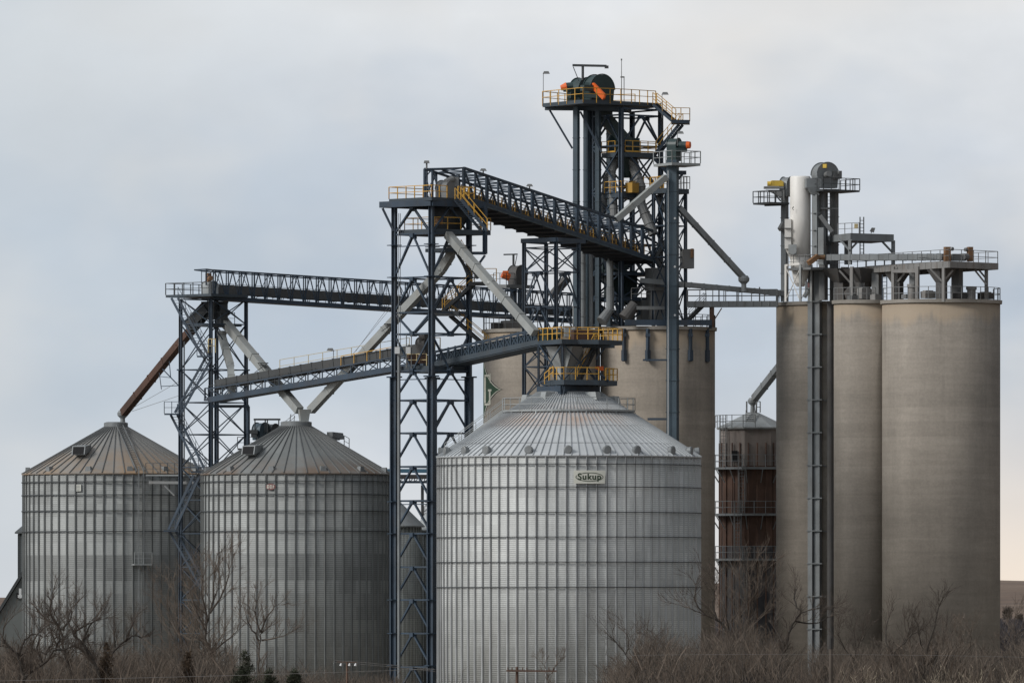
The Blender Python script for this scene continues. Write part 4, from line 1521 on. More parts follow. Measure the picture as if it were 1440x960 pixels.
# ================================================================== MIDDLE LATTICE TOWER
def gallery_tower():
    Y = 813
    root = thing('support_tower', 'lattice tower under the wide gallery behind the silver bin peak', 'tower', (*xy(777, Y), 0))
    cols = [xy(737, 812.6), xy(782, 809.8), xy(814, 813.2), xy(768, 816)]
    lv = [zz(y, Y) for y in (341, 349, 383, 432, 480, 516, 560, 640, 760)] + [0]
    tower(root, cols, lv, 0.27, 0.10, [None, 'X', 'A', 'A', 'X', 'X', 'X', 'X', 'X'])
    mb = MB()
    for a, b in ((xy(734, 812.4), xy(783, 809.4)), (xy(783, 809.4), xy(822, 814)), (xy(734, 812.8), xy(768, 816.4))):
        mb.beam((*a, zz(339, Y)), (*b, zz(339, Y)), 0.25, 0.36)
    mb.build('head_beam', STEEL, root)
gallery_tower()

# ================================================================== ELEVATORS
def bucket_elevator(label, legs, ytop, z0, head, headR, headW, axis, drop, m, hm=None, motor=None, name='bucket_elevator', legw=(0.62, 0.75), joints=None, yaw=0.55):
    """legs: list of (px, Y); head: (px, py, Y)"""
    root = thing(name, label, 'elevator', (*xy(*legs[0]), z0))
    for (x, Y) in legs:
        mb = MB()
        a = Vector((*xy(x, Y), z0)); b = Vector((*xy(x, Y), zz(ytop, Y)))
        ax = Vector((math.cos(yaw), -math.sin(yaw), 0))
        mb.boxpost(a, b, legw[0], legw[1], ax)
        k = int((b.z - a.z) / 2.8)
        for i in range(1, k + 1):
            c = a.lerp(b, i / (k + 1))
            mb.boxpost(c, c + Vector((0, 0, 0.06)), legw[0] * 1.16, legw[1] * 1.16, ax)
        mb.build('leg_casing', m, root)
    mb = MB()
    c = P(*head)
    mb.drum(c, axis, headR, headW, drop)
    mb.build('head', hm or m, root)
    return root

def tall_legs():
    # two big elevators, heads side by side on the top deck
    e1 = bucket_elevator('rear of the two tallest elevators, head drum beside the crane beam', [(810.5, 834), (825, 835)], 150, st1, (820, 128.5, 837), 1.15, 1.2, (0.7, -0.71, 0), 1.2, CASING, GREENM, legw=(0.46, 0.42))
    e2 = bucket_elevator('front of the two tallest elevators with the bright orange drive guard', [(841, 834.5), (857, 838)], 150, st1, (842, 126.5, 833.5), 1.3, 1.1, (0.6, -0.8, 0), 1.2, CASING, GREENM, legw=(0.42, 0.40))
    g = MB()
    a = P(833.5, 120, 832.2); b = P(850, 137, 831.0)
    g.beam(a, b, 0.2, 0.52); g.tube(a - Vector((0.06, .06, 0)), a + Vector((0.06, -.06, 0)), 0.18, 0.18, 12); g.tube(b - Vector((0.06, .06, 0)), b + Vector((0.06, -.06, 0)), 0.18, 0.18, 12)
    g.build('belt_guard', ORANGE, e2)
    g = MB(); g.tube(P(822, 120, 832), P(829, 121, 832), 0.3, 0.3, 12); g.box(P(825, 124, 832), 0.9, 0.7, 0.5, 0.5); g.beam(P(820, 135, 832), P(848, 135, 832), 0.5, 0.35)
    g.build('drive_motor', GREENM, e2)
    g = MB()
    g.tube(P(796, 122, 834), P(806, 121, 834), 0.34, 0.34, 14); g.box(P(803, 127, 834), 1.1, 0.8, 0.3, 0.5); g.box(P(806, 134, 834), 0.9, 0.8, 0.6, 0.5); g.beam(P(797, 140, 834), P(815, 140, 834), 0.5, 0.3)
    g.build('drive_motor', GREENM, e1)
    g = MB(); g.lathe(Vector(), [(0, 0)], 3) if False else None
    g.tube(P(788.5, 124, 834), P(797, 122, 834), 0.22, 0.4, 14); g.build('motor_guard', ORANGE, e1)
    # jib crane beam over the heads
    cr = thing('jib_crane', 'T shaped hoist beam standing over the tallest elevator heads', 'crane', P(819, 115, 836))
    mb = MB(); mb.beam(P(805, 92, 836), P(853, 93, 836), 0.2, 0.2); mb.box(P(853, 94.5, 836), 0.35, 0.25, 0.25)
    mb.build('beam', STEEL2, cr)
    mb = MB(); mb.beam(P(819.5, 93, 836), P(819.5, 113, 836), 0.16); mb.beam(P(806, 94, 836), P(814, 114, 836), 0.07)
    mb.build('mast', STEEL2, cr)
tall_legs()

def head_tower():
    Y = 836
    root = thing('elevator_tower', 'highest lattice tower carrying the yellow railed top deck around the elevator legs', 'tower', (*xy(880, Y), st2))
    cols = [xy(833, 836.3), xy(873.5, 832.8), xy(929, 835.7), xy(889, 839.4)]
    ys = [155, 164, 207, 272, 318, 345, 385, 420]
    lv = [zz(y, Y) for y in ys] + [st2]
    tower(root, cols, lv, 0.36, 0.14, [None, 'A', 'X', 'X', 'X', 'X', 'X', 'X', 'X'])
    # top deck
    zd = zz(145.5, Y)
    poly = [xy(763, 836), xy(820, 829.6), xy(888, 833), xy(930, 836), xy(893, 840.5), xy(815, 842)]
    d = MB(); d.slab(deckpoly(poly, zd), 0.34)
    d.beam(P(767, 152, 836), P(880, 153, 833.2), 0.3, 0.42)
    d.beam(P(880, 153, 833.2), P(886, 157, 836), 0.25, 0.3)
    d.build('top_deck', DECKM, root)
    r = MB()
    railing(r, deckpoly([poly[4], poly[5], poly[0], poly[1], xy(858, 831.2)], zd), 1.05, 0.06, 1.4, post_drop=0.25)
    railing(r, deckpoly([xy(858, 831.2), poly[2], xy(922, 835.4)], zd), 1.05, 0.06, 1.2, post_drop=0.2)
    r.build('top_rail', YELLOW, root)
    beams(root, 'knee_brace', STEEL, ((P(773, 155, 836), P(805, 209, 836), 0.17), (P(816, 157, 834), P(846, 214, 834), 0.17)))
    # flight down to the right landing, then zigzag
    st = MB(); rl = MB()
    wv = Vector((0.35, 0.8, 0))
    stairs(st, rl, P(918, 147, 834.8), P(945, 170, 834.0), wv, 12, 1.05, 0.055)
    zl = zz(169, 834)
    st.slab(deckpoly([xy(944, 836), xy(944, 833.2), xy(970, 833.8), xy(970, 836.4)], zl), 0.3)
    railing(rl, deckpoly([xy(945, 833.2), xy(970, 833.8), xy(970, 836.4)], zl), 1.05, 0.055, 0.8)
    stairs(st, rl, P(955, 175, 834.2), P(923, 214, 834.4), wv, 14, 1.0, 0.05)
    stairs(st, None, P(917, 220, 835), P(940, 245, 835.4), wv, 12)
    st.build('zigzag_stair', STEEL, root); rl.build('stair_rail', YELLOW, root)
    # second deck
    zd2 = zz(216, Y)
    for pl in ([xy(846, 835.5), xy(868, 833.4), xy(870, 838)], [xy(878, 833), xy(922, 835.2), xy(920, 838.6), xy(884, 837)]):
        d = MB(); d.slab(deckpoly(pl, zd2), 0.42); d.build('second_deck', DECKM, root)
    r = MB(); railing(r, deckpoly([xy(922, 838.4), xy(879, 836), xy(879, 833), xy(922, 835.2)], zd2), 1.0, 0.062, 0.9, True, True)
    railing(r, deckpoly([xy(846, 835.5), xy(865, 833.6)], zd2), 1.0, 0.055, 0.9, True, True)
    r.build('second_rail', YELLOW, root)
    # third deck
    zd3 = zz(273, Y)
    d = MB(); d.slab(deckpoly([xy(840, 836), xy(874, 832.6), xy(905, 834.6), xy(885, 839)], zd3), 0.4); d.build('third_deck', DECKM, root)
    r = MB(); railing(r, deckpoly([xy(850, 834.6), xy(874, 832.6), xy(905, 834.6)], zd3), 1.0, 0.055, 0.8)
    r.build('third_rail', YELLOW, root)
    lower = MB()
    for y in (385, 421):
        lower.slab(deckpoly([xy(830, 836), xy(874, 832.6), xy(930, 835.6), xy(886, 840)], zz(y, Y)), 0.2)
    for (x0, y0, x1, y1, Yk) in ((846, 350, 870, 440, 834), (880, 345, 905, 384, 834), (905, 392, 880, 440, 834.6), (860, 385, 884, 422, 837), (895, 350, 858, 420, 838)):
        lower.beam(P(x0, y0, Yk), P(x1, y1, Yk), 0.3)
    lower.build('lower_framing', STEEL, root)
    bx = MB()
    for (x, y, Yk, sx, sz) in ((862, 400, 836, 1.3, 2.6), (884, 405, 836.5, 1.2, 3.0), (851, 370, 837, 1.0, 3.2), (871, 360, 838, 1.4, 2.4)):
        bx.box(P(x, y, Yk), sx, 1.0, sz, 0.5)
    bx.build('machinery', GREENM, root)
    # anchor legs bolted to the silo flank
    for (x, yb) in ((877.5, 508), (911, 508), (971, 508), (994.5, 509)):
        off = math.sqrt(max(0.5, sr2 ** 2 - u(x - 925, 832) ** 2))
        Yk = 836 - off - 0.25
        a = MB(); a.beam(P(x, 462, Yk), P(x, yb, Yk), 0.24); a.beam(P(x, 492, Yk - 0.02), P(x, yb - 1, Yk - 0.02), 0.40, 0.3); a.box(P(x, 471, Yk), 0.42, 0.3, 0.3); a.build('anchor_leg', STEEL, root)
    b = MB(); b.beam(P(879, 453.5, 830.6), P(999, 453.5, 831.8), 0.3, 0.5); b.beam(P(999, 453.5, 831.8), P(999, 453.5, 838), 0.3, 0.5); b.beam(P(999, 450, 832), P(999, 462, 832), 0.2)
    b.build('base_beam', STEEL, root)
    # round hopper distributor with fat spouts fanning out
    dh = MB()
    dh.lathe(P(866, 214, 836.4), [(0.8, 0), (0.85, 1.0), (0.55, 1.5)], 16)
    dh.box(P(886, 205, 836.4), 1.3, 1.2, 1.3, 0.5)
    dh.beam(P(843, 157, 836), P(880, 200, 836.2), 1.15)
    dh.beam(P(880, 195, 836.2), P(883, 205, 836.2), 1.0)
    dh.lathe(P(882, 250, 836.2), [(0.5, 0), (1.1, 2.2)], 14)
    dh.build('distributor', GREENM, root)
    for (pts, w) in (([P(866, 218, 836), P(860, 243, 835), P(861, 262, 834.6), P(864, 310, 834)], 0.66), ([P(890, 225, 835.6), P(893, 240, 835), P(901, 262, 834), P(901, 286, 834), P(919, 330, 833.2)], 0.78), ([P(876, 222, 836), P(852, 250, 835.4), P(848, 300, 835.4)], 0.5)):
        f = MB()
        for a, b in zip(pts[:-1], pts[1:]):
            f.tube(a, b, w * 0.55, w * 0.55, 12)
            for t in (0.33, 0.66):
                q = a.lerp(b, t); d = (b - a).normalized() * 0.04
                f.tube(q - d, q + d, w * 0.62, w * 0.62, 12)
        for p in pts[1:-1]:
            f.lathe(p - Vector((0, 0, w * 0.3)), [(w * 0.4, 0), (w * 0.62, w * 0.3), (w * 0.4, w * 0.6)], 12)
        f.build('drop_spout', GREYP, root)
    w = MB(); w.loft(P(889, 257, 833), (0.9, 0.9), P(889, 271, 833), (0.8, 0.8)); w.build('yellow_box', YELLOW2, root)
    # thin lattice conduit beside front column
    for (x, y0, Yk, h) in ((764, 147, 836, 2.75), (931, 166, 834.4, 2.1)):
        lamp(root, P(x, y0, Yk), h, 0.35)
    a = MB()
    a.tube(P(874, 146, 832.6), P(874, 84, 832.6), 0.045, 0.03, 6); a.tube(P(877.6, 146, 832.8), P(877.6, 109, 832.8), 0.04, 0.04, 6); a.box(P(875.4, 108.6, 832.7), 0.36, 0.2, 0.12); a.box(P(874, 84, 832.6), 0.12, 0.12, 0.15)
    a.build('aerial_mast', GREYP, root)
    return root
head_tower()

def lower_vertical_pipes():
    """more casings seen under the gallery between the tower legs"""
    root = thing('bucket_elevator', 'grey pair of elevator casings rising from the emblem silo under the gallery', 'elevator', (*xy(826, 832.5), st1))
    mb = MB(); mb.tube((*xy(819.5, 832.4), st1), P(819.5, 330, 832.4), 0.26, 0.26, 14)
    for y in (445, 420, 395, 370):
        mb.tube(P(819.5, y, 832.4), P(819.5, y - 1.2, 832.4), 0.31, 0.31, 14)
    mb.build('leg_casing', GALVD, root)
    mb = MB(); mb.tube((*xy(831, 832.8), st1), P(831, 330, 832.8), 0.2, 0.2, 14); mb.build('leg_casing', GALVD, root)
    mb = MB(); mb.tube(P(858, 435, 832.6), P(858, 404, 832.6), 0.36, 0.36, 14); mb.tube(P(858, 404, 832.6), P(857, 330, 833), 0.3, 0.3, 12); mb.tube(P(858, 435, 832.6), P(846, 452, 832), 0.36, 0.5, 12)
    mb.build('boot_spout', GALVD, root)
    mb = MB(); mb.tube(P(893, 428, 832.6), P(878, 448, 832.2), 0.5, 0.6, 14); mb.build('boot_spout', HOPPER, root)
lower_vertical_pipes()

def right_stair_tower():
    Y = 833.5
    root = thing('stair_tower', 'slim stair tower around the single front elevator leg on the silo edge', 'tower', (*xy(941, Y), st2))
    cols = [xy(919, 833.4), xy(937, 831.4), xy(964, 833.6), xy(946, 835.6)]
    lv = [zz(y, Y) for y in (271, 318, 362, 403)] + [st2]
    tower(root, cols, lv, 0.24, 0.10, ['X', 'X', 'X', 'X', 'X'])
    zd = zz(266, Y)
    d = MB(); d.slab(deckpoly([xy(915, 833.6), xy(938, 831), xy(969, 833.6), xy(946, 836.2)], zd), 0.42); d.build('top_deck', DECKM, root)
    r = MB(); railing(r, deckpoly([xy(915, 833.6), xy(938, 831)], zd), 1.05, 0.06, 0.6); railing(r, deckpoly([xy(905, 834.2), xy(922, 834.6), xy(940, 835)], zd), 1.05, 0.06, 0.7)
    r.build('top_rail', YELLOW, root)
    r = MB(); railing(r, deckpoly([xy(952, 832), xy(970, 833.6), xy(950, 835.8)], zd), 1.1, 0.05, 0.5); r.build('side_rail', GREYP, root)
    st = MB()
    for k, (y0, y1) in enumerate(((275, 318), (318, 362), (362, 403))):
        xa, xb = (922, 948) if k % 2 == 0 else (948, 922)
        stairs(st, st, P(xa, y0, 833.4), P(xb, y1, 833.4), Vector((0.2, 0.7, 0)), 12, 0.9, 0.04)
    st.build('stair', STEEL2, root)
    g = MB(); g.beam(P(895, 433, 832), P(935, 433, 832), 0.7, 0.3); g.build('transfer_deck', GREYP, root)
    g = MB(); g.box(P(929, 393, 834), 2.3, 1.6, 2.0, 0.5); g.box(P(930, 430, 834.4), 2.2, 1.6, 2.6, 0.5); g.box(P(905, 437, 834.6), 0.9, 1.0, 1.9, 0.5)
    g.build('boot_housing', GREYP, root)
    g = MB(); g.box(P(966, 364, 833.4), 1.05, 0.9, 1.7, 0.3); g.build('switch_cabinet', GREYP, root)
    g = MB(); g.box(P(973.2, 356, 832.9), 0.16, 0.4, 0.8, 0.3); g.build('warning_plate', RUSTOR, root)
    rr = MB(); railing(rr, [P(888, 421, 832.4), P(916, 421, 832.4)], 1.0, 0.05, 0.9); rr.build('landing_rail', GREYP, root)
    # small flight at the foot
    st = MB(); stairs(st, st, P(990, 426, 833), P(966, 450, 833), Vector((0.2, 0.7, 0)), 10, 0.9, 0.04); st.build('foot_stair', STEEL2, root)
right_stair_tower()

def front_leg():
    # head platform and the leg that runs to the ground
    Y = 829.6
    root = bucket_elevator('single front elevator leg running down the silo face to the ground', [(946, 829.6)], 225, 0.0, (948, 205, 830), 0.62, 0.9, (0.9, -0.45, 0), 1.35, CASING, GREENM, legw=(0.92, 0.8), yaw=0.3)
    mb = MB(); mb.tube(P(939.6, 240, 829.1), P(939.6, 640, 829.1), 0.045, 0.045, 6); mb.build('conduit', PANEL, root)
    mb = MB(); mb.tube(P(955, 204, 829.6), P(966, 204, 829.4), 0.32, 0.32, 14); mb.box(P(957, 211, 829.6), 1.0, 0.7, 0.35, 0.3); mb.build('drive_motor', GREENM, root)
    mb = MB(); mb.tube(P(966, 204, 829.4), P(970.6, 204, 829.3), 0.34, 0.30, 14); mb.build('motor_guard', ORANGE, root)
    zd = zz(230, Y)
    poly = [xy(919, 831), xy(945, 827.6), xy(985, 829.4), xy(962, 832.6)]
    mb = MB(); mb.slab(deckpoly(poly, zd), 0.22); mb.build('head_platform', GALV, root)
    mb = MB(); railing(mb, deckpoly([poly[0], poly[1], poly[2], poly[3]], zd), 1.05, 0.062, 1.1); mb.build('platform_rail', GALV, root)
    beams(root, 'wall_tie', STEEL, ((P(904, 506, 829.5), P(953, 506, 829.3), 0.16), (P(911, 589, 830), P(953, 589, 829.3), 0.2)))
    for y in (307, 375, 443):
        pl = MB(); pl.tube(P(949, y, 829.15), P(949, y, 829.08), 0.1, 0.1, 10); pl.build('inspection_plate', PANEL, root)
    lamp(root, P(952.5, 205, 829), 1.1, 0.35)
    b = MB(); b.box(P(958, 243, 830.2), 0.75, 0.6, 0.35, 0.3); b.beam(P(954, 252, 830.2), P(962, 242, 830.2), 0.2); b.build('bracket', STEEL, root)
front_leg()

spout('pale spout crossing diagonally down from the front leg to the wide gallery', [P(936, 249, 829.0), P(866, 309, 826.5)], 0.52, SPOUT, 3)
spout('long grey spout with a round end box above the bridge to the right silos', [P(955, 292, 829.6), P(1045, 390, 833)], 0.46, GALVD, 6, caps=(('bulb', P(1046, 394, 833), 0.50),))
spout('short dark grey spout half hidden behind the gallery tower', [P(797, 392, 836), P(776, 416, 835)], 0.6, HOPPER)

def bridge():
    root = thing('conveyor_bridge', 'pale walkway bridge with covered conveyor joining the two silo groups', 'conveyor', P(1030, 428, 833))
    a0 = P(962, 400, 832.4); a1 = P(1104, 413, 835)
    mb = MB(); mb.beam(a0, a1, 0.7, 0.44)
    for i in range(8):
        q = a0.lerp(a1, (i + 0.5) / 8); d = (a1 - a0).normalized() * 0.03; mb.beam(q - d, q + d, 0.78, 0.5)
    a2 = P(900, 394, 832.4); mb.beam(a2, a0, 0.7, 0.44)
    mb.build('conveyor_trough', GALVD, root)
    d0 = P(966, 427.5, 832); d1 = P(1093, 427, 833.6); w = Vector((0.1, 1.5, 0))
    mb = MB(); mb.beam(d0, d1, 0.12, 0.5); mb.beam(d0 + w, d1 + w, 0.12, 0.5)
    o = Vector((0, 0, -0.1)); mb.prism([d0 + o, d1 + o, d1 + w + o, d0 + w + o], (0, 0, -0.1))
    for i in range(12):
        q = d0.lerp(d1, i / 11); mb.beam(q - Vector((0, 0.08, 0.25)), q - Vector((0, 0.08, -0.25)), 0.07)
    mb.build('walkway', GALVD, root)
    mb = MB(); railing(mb, [d0 + Vector((0, 0, 0.2)), d1 + Vector((0, 0, 0.2))], 1.07, 0.055, 1.15)
    railing(mb, [d0 + w + Vector((0, 0, 0.2)), d1 + w + Vector((0, 0, 0.2))], 1.07, 0.05, 1.5); mb.build('handrail', GREYP, root)
    mb = MB()
    for f in (0.35, 0.55, 0.8):
        q = d0.lerp(d1, f) + w * 0.5; mb.beam(q, q + Vector((0, 0, 1.5)), 0.08)
    mb.build('trough_stand', GREYP, root)
    mb = MB(); mb.beam(P(1001, 432, 832.6), P(1001, 460, 832.6), 0.3); mb.beam(P(1015, 433, 832.6), P(1003, 452, 832.6), 0.1); mb.build('prop', RUSTWALL, root)
bridge()

def rear_elevator():
    root = bucket_elevator('small rear elevator with round head and red motor on the emblem silo', [(722, 838.6), (734, 839.6)], 400, st1, (728, 386, 839), 0.78, 1.0, (0.75, -0.66, 0), 1.2, STEEL2, HOPPER, legw=(0.42, 0.5))
    mb = MB(); mb.tube(P(706, 386, 837.6), P(716, 390, 837.8), 0.3, 0.33, 12); mb.box(P(711, 384, 837.6), 0.5, 0.5, 0.4); mb.build('drive_motor', ORANGE, root)
    mb = MB(); mb.slab([P(694, 400, 838.5), P(712, 400, 836.6), P(752, 401, 838.5), P(730, 401, 841)], 0.3); mb.build('head_platform', GREYP, root)
    mb = MB(); railing(mb, [P(694, 400, 838.5), P(712, 400, 836.6), P(724, 400.4, 837.2)], 1.0, 0.045, 1.0); railing(mb, [P(738, 400.6, 837.8), P(752, 401, 838.5)], 1.0, 0.05, 0.8); mb.build('platform_rail', STEEL2, root)
    cr = MB(); cr.beam(P(708, 358, 838), P(728, 357.5, 838), 0.12); cr.beam(P(722, 358, 838), P(722, 374, 838), 0.14); cr.beam(P(727, 359, 838), P(724, 374, 838), 0.05); cr.build('hoist_beam', STEEL2, root)
    h = MB(); h.box(P(718, 458, 835), 1.4, 1.4, 0.9, 0.3); h.box(P(700, 459, 835.5), 1.0, 1.0, 0.6, 0.3); h.build('boot_housing', HOPPER, root)
rear_elevator()

# ================================================================== RIGHT CONCRETE SILOS
CONC2 = (0.272, 0.240, 0.202)
r1, rs1, rr1, rt1 = concrete_silo('concrete silo with twin pipes on its face, left end of the right row', 1174, 838, 82.5, 429, CONC2)
r2, rs2, rr2, rt2 = concrete_silo('slim middle concrete silo of the right row, half hidden by its right neighbour', 1215, 824.6, 42.5, 426.5, CONC2)
r3, rs3, rr3, rt3 = concrete_silo('front concrete silo at the right end of the right row', 1323.5, 820, 83, 426, CONC2)
for (rt, cc, rad, z, a0, a1, n) in ((r1, rs1, rr1, rt1, 150, 275, 12), (r2, rs2, rr2, rt2, 175, 290, 7), (r3, rs3, rr3, rt3, 190, 385, 18)):
    rail_on(rt, cc, rad, z, GREYP, a0, a1, n)

def roof_clutter(root, items):
    for (x, y, Yk, sx, sz, m) in items:
        b = MB(); o = P(x, y, Yk)
        if sz > sx * 0.9:
            b.lathe(o - Vector((0, 0, sz / 2)), [(sx * 0.5, 0), (sx * 0.5, sz * 0.75), (sx * 0.62, sz * 0.78), (sx * 0.62, sz)], 14)
        else:
            b.box(o, sx, 0.7, sz, 0.6); b.box(o + Vector((0, 0, sz * 0.5)), sx * 0.7, 0.5, sz * 0.25, 0.6)
        b.build('roof_hatch', m, root)
roof_clutter(r2, ((1215, 413, 824, 1.0, 0.9, FASCIA), (1232, 418, 823.6, 0.8, 0.45, FASCIA), (1202, 419, 824, 1.1, 0.4, GREYP)))
roof_clutter(r3, ((1283, 410, 817.5, 0.75, 1.3, FASCIA), (1305, 414.5, 816.5, 1.1, 0.6, FASCIA), (1353, 416, 817, 1.5, 0.5, HOPPER), (1366, 412.5, 817, 0.75, 1.15, FASCIA), (1386, 416, 818, 1.25, 0.55, HOPPER), (1274, 417, 818, 0.5, 0.35, GREYP)))

def twin_pipes():
    root = thing('bucket_elevator', 'twin grey elevator pipes strapped down the face of the right row', 'elevator', (*xy(1146, 832), 0))
    Yk = 838 - math.sqrt(rr1 ** 2 - u(1146 - 1174, 835) ** 2) - 0.6
    for (x, w, m) in ((1140.5, 0.42, GALVD), (1150, 0.55, GALVD)):
        mb = MB(); a = Vector((*xy(x, Yk), 0)); b = P(x, 376, Yk)
        mb.boxpost(a, b, w, 0.5, Vector((0.9, -0.44, 0)).normalized()); mb.build('leg_casing', m, root)
    mb = MB(); mb.tube((*xy(1168, 832.2), 0), P(1168, 425, 832.2), 0.32, 0.32, 14); mb.build('crease_shade_tube', HOPPER, root)  # dark tube added in the crease to stand for its shade
    for y in range(424, 960, 46):
        mb = MB(); mb.box(P(1146, y, Yk), 1.35, 0.72, 0.10, -0.2)
        if (y // 46) % 2 == 0:
            mb.beam(P(1137, y, Yk), P(1137, y, Yk + 0.9), 0.07); mb.beam(P(1164, y + 1, Yk + 0.3), P(1150, y, Yk), 0.07)
        mb.build('strap', GALVD, root)
twin_pipes()

# ================================================================== RIGHT HEADHOUSE
def headhouse():
    N_ = xy(1335, 812.6)
    L_ = xy(1150, 834)
    Rr_ = xy(1403, 817.6)
    wv = Vector((Rr_[0] - N_[0], Rr_[1] - N_[1], 0))
    root = thing('gallery_deck', 'long raised steel conveyor deck on posts along the right silo tops', 'platform', (*N_, rt3))
    zN = zz(368, 813)
    n3 = Vector((*N_, zN)); l3 = Vector((*L_, zN)); r3_ = Vector((*Rr_, zN))
    b3_ = l3 + wv
    mb = MB(); mb.slab([n3, r3_, b3_, l3], 0.18)
    mb.build('deck_plate', UNDER, root)
    mb = MB()
    o = Vector((0, 0, -0.24))
    for p, q in ((n3, l3), (n3, r3_), (r3_, b3_)):
        mb.beam(p + o, q + o, 0.14, 0.56)
        k = max(3, int((q - p).length / 1.0))
        for i in range(1, k):
            c = p.lerp(q, i / k) + o
            nrm = Vector((-(q - p).y, (q - p).x, 0)).normalized() * 0.08
            for s in (-1, 1):
                mb.beam(c + nrm * s - Vector((0, 0, 0.26)), c + nrm * s + Vector((0, 0, 0.26)), 0.07)
    mb.build('fascia', FASCIA, root)
    mb = MB(); railing(mb, [l3.lerp(n3, 0.1), n3, r3_, b3_], 1.05, 0.05, 1.7); mb.build('deck_rail', GREYP, root)
    # posts with knee braces
    def post(x, Yk, ytop, ybot, w, m=FASCIA, name='post'):
        p = MB(); p.boxpost(P(x, ybot, Yk), P(x, ytop, Yk), w, w); p.build(name, m, root)
    for (x, Yk, w) in ((1198, 824.6, 0.28), (1256, 820.5, 0.26), (1261, 820.8, 0.16), (1290, 816.4, 0.3), (1327, 813.4, 0.24), (1387, 817.2, 0.24)):
        post(x, Yk, 375, 424, w)
    for (x, Yk, w) in ((1233, 825, 0.68), (1284, 819.5, 0.5), (1346, 817.5, 0.76)):
        post(x, Yk, 376, 424, w, GREYP, 'column')
    for (x0, y0, x1, y1, Yk) in ((1327, 398, 1308, 378, 813.4), (1327, 395, 1340, 380, 813.6), (1387, 400, 1371, 380, 816.6), (1387, 392, 1377, 380, 818), (1262, 396, 1272, 384, 820.4), (1198, 400, 1180, 380, 827.2), (1198, 398, 1209, 382, 826.4)):
        beams(root, 'knee_brace', FASCIA, ((P(x0, y0, Yk), P(x1, y1, Yk), 0.15),))
    beams(root, 'cross_beam', FASCIA, ((P(1256, 381, 820.4), P(1291, 381, 816.5), 0.18, 0.3),))
    # hoppers hanging under the deck
    for (x, Yk, s0, s1) in ((1182, 829.5, 2.6, 0.9), (1213, 825.5, 2.5, 0.8), (1262, 823, 1.9, 0.8), (1324, 816, 1.9, 0.75)):
        h = MB(); h.loft(P(x, 378, Yk), (s0, s0), P(x, 397, Yk), (s1, s1), 0.6); h.boxpost(P(x, 424, Yk), P(x, 397, Yk), s1, s1); h.build('hopper', HOPPER, root)
    h = MB(); h.beam(P(1225, 385, 826), P(1196, 418, 829), 1.05); h.beam(P(1186, 381, 830.6), P(1225, 418, 827), 0.8); h.box(P(1186, 402, 832), 1.2, 1.2, 2.6, 0.6)
    h.build('cross_chute', HOPPER, root)
    l = MB(); ladder(l, P(1244, 422, 823.4), P(1244, 386, 823.4), 0.4, 0.28, Vector((1, -0.4, 0)), 0.03, False); l.build('ladder', STEEL, root)
    # conveyor on the deck
    c = MB(); a = l3.lerp(n3, 0.08) + wv * 0.5 + Vector((0, 0, 0.52)); b = l3.lerp(n3, 0.97) + wv * 0.32 + Vector((0, 0, 0.42))
    a = P(1168, 362, 829); b = P(1330, 361.5, 815)
    c.beam(a, b, 0.9, 0.52)
    for i in range(12):
        q = a.lerp(b, (i + 0.5) / 12); d = (b - a).normalized() * 0.03; c.beam(q - d, q + d, 0.98, 0.6)
    c.build('conveyor_trough', GALVD, root)
    for (x, w) in ((1332, 0.5), (1364, 0.42)):
        g = MB(); g.box(P(x, 357.4, 814.6 if x < 1340 else 816), w, 0.5, 1.25, 0.3); g.build('drive_guard', RUSTOR, root)
    g = MB(); g.tube(P(1336, 350, 814.6), P(1340, 350, 814.4), 0.17, 0.17, 10); g.tube(P(1361, 351, 816), P(1357, 351, 815.8), 0.17, 0.17, 10); g.box(P(1348, 362, 815.4), 1.2, 0.6, 0.6, 0.3); g.tube(P(1354, 361, 815), P(1360, 361, 815.4), 0.3, 0.3, 10)
    g.build('drive_motor', GREYP, root)
headhouse()

def upper_frame():
    root = thing('machine_platform', 'small upper platform with a ladder above the right conveyor deck', 'platform', P(1210, 333, 828))
    z = zz(329, 828)
    p = [xy(1164, 832), xy(1196, 826), xy(1257, 829), xy(1225, 834)]
    mb = MB(); mb.slab(deckpoly(p, z), 0.6); mb.beam(Vector((*p[1], z - 0.62)), Vector((*p[2], z - 0.62)), 0.35, 0.08); mb.build('deck', GALVD, root)
    mb = MB(); railing(mb, deckpoly([xy(1178, 829.4), xy(1208, 827)], z), 0.95, 0.05, 0.9); mb.build('deck_rail', GREYP, root)
    for (x, Yk, yb) in ((1195.5, 826.2, 372), (1256, 829, 372), (1190, 832, 372)):
        q = MB(); q.boxpost(P(x, yb, Yk), P(x, 338, Yk), 0.26, 0.26); q.build('post', GALVD, root)
    for a, b in ((P(1195, 352, 826), P(1180, 336, 828)), (P(1195, 352, 826.2), P(1206, 340, 826.6)), (P(1256, 356, 829), P(1240, 339, 828.2))):
        beams(root, 'knee_brace', GALVD, ((a, b, 0.14),))
    mb = MB(); ladder(mb, P(1212, 360, 827), P(1212, 305, 827), 0.32, 0.3, Vector((1, 0, 0)), 0.035); mb.build('ladder', STEEL2, root)
    mb = MB(); mb.box(P(1204, 318, 827.4), 0.32, 0.3, 0.42); mb.build('junction_box', PALEYEL, root)
    mb = MB(); mb.beam(P(1225, 328, 827.6), P(1226, 323, 827.6), 0.06); mb.prism([P(1223, 325, 827.4), P(1226, 320, 827.4), P(1231, 320.5, 827.4), P(1229, 327, 827.4)], (0, 0.35, 0)); mb.build('floodlight', GREYP, root)
upper_frame()

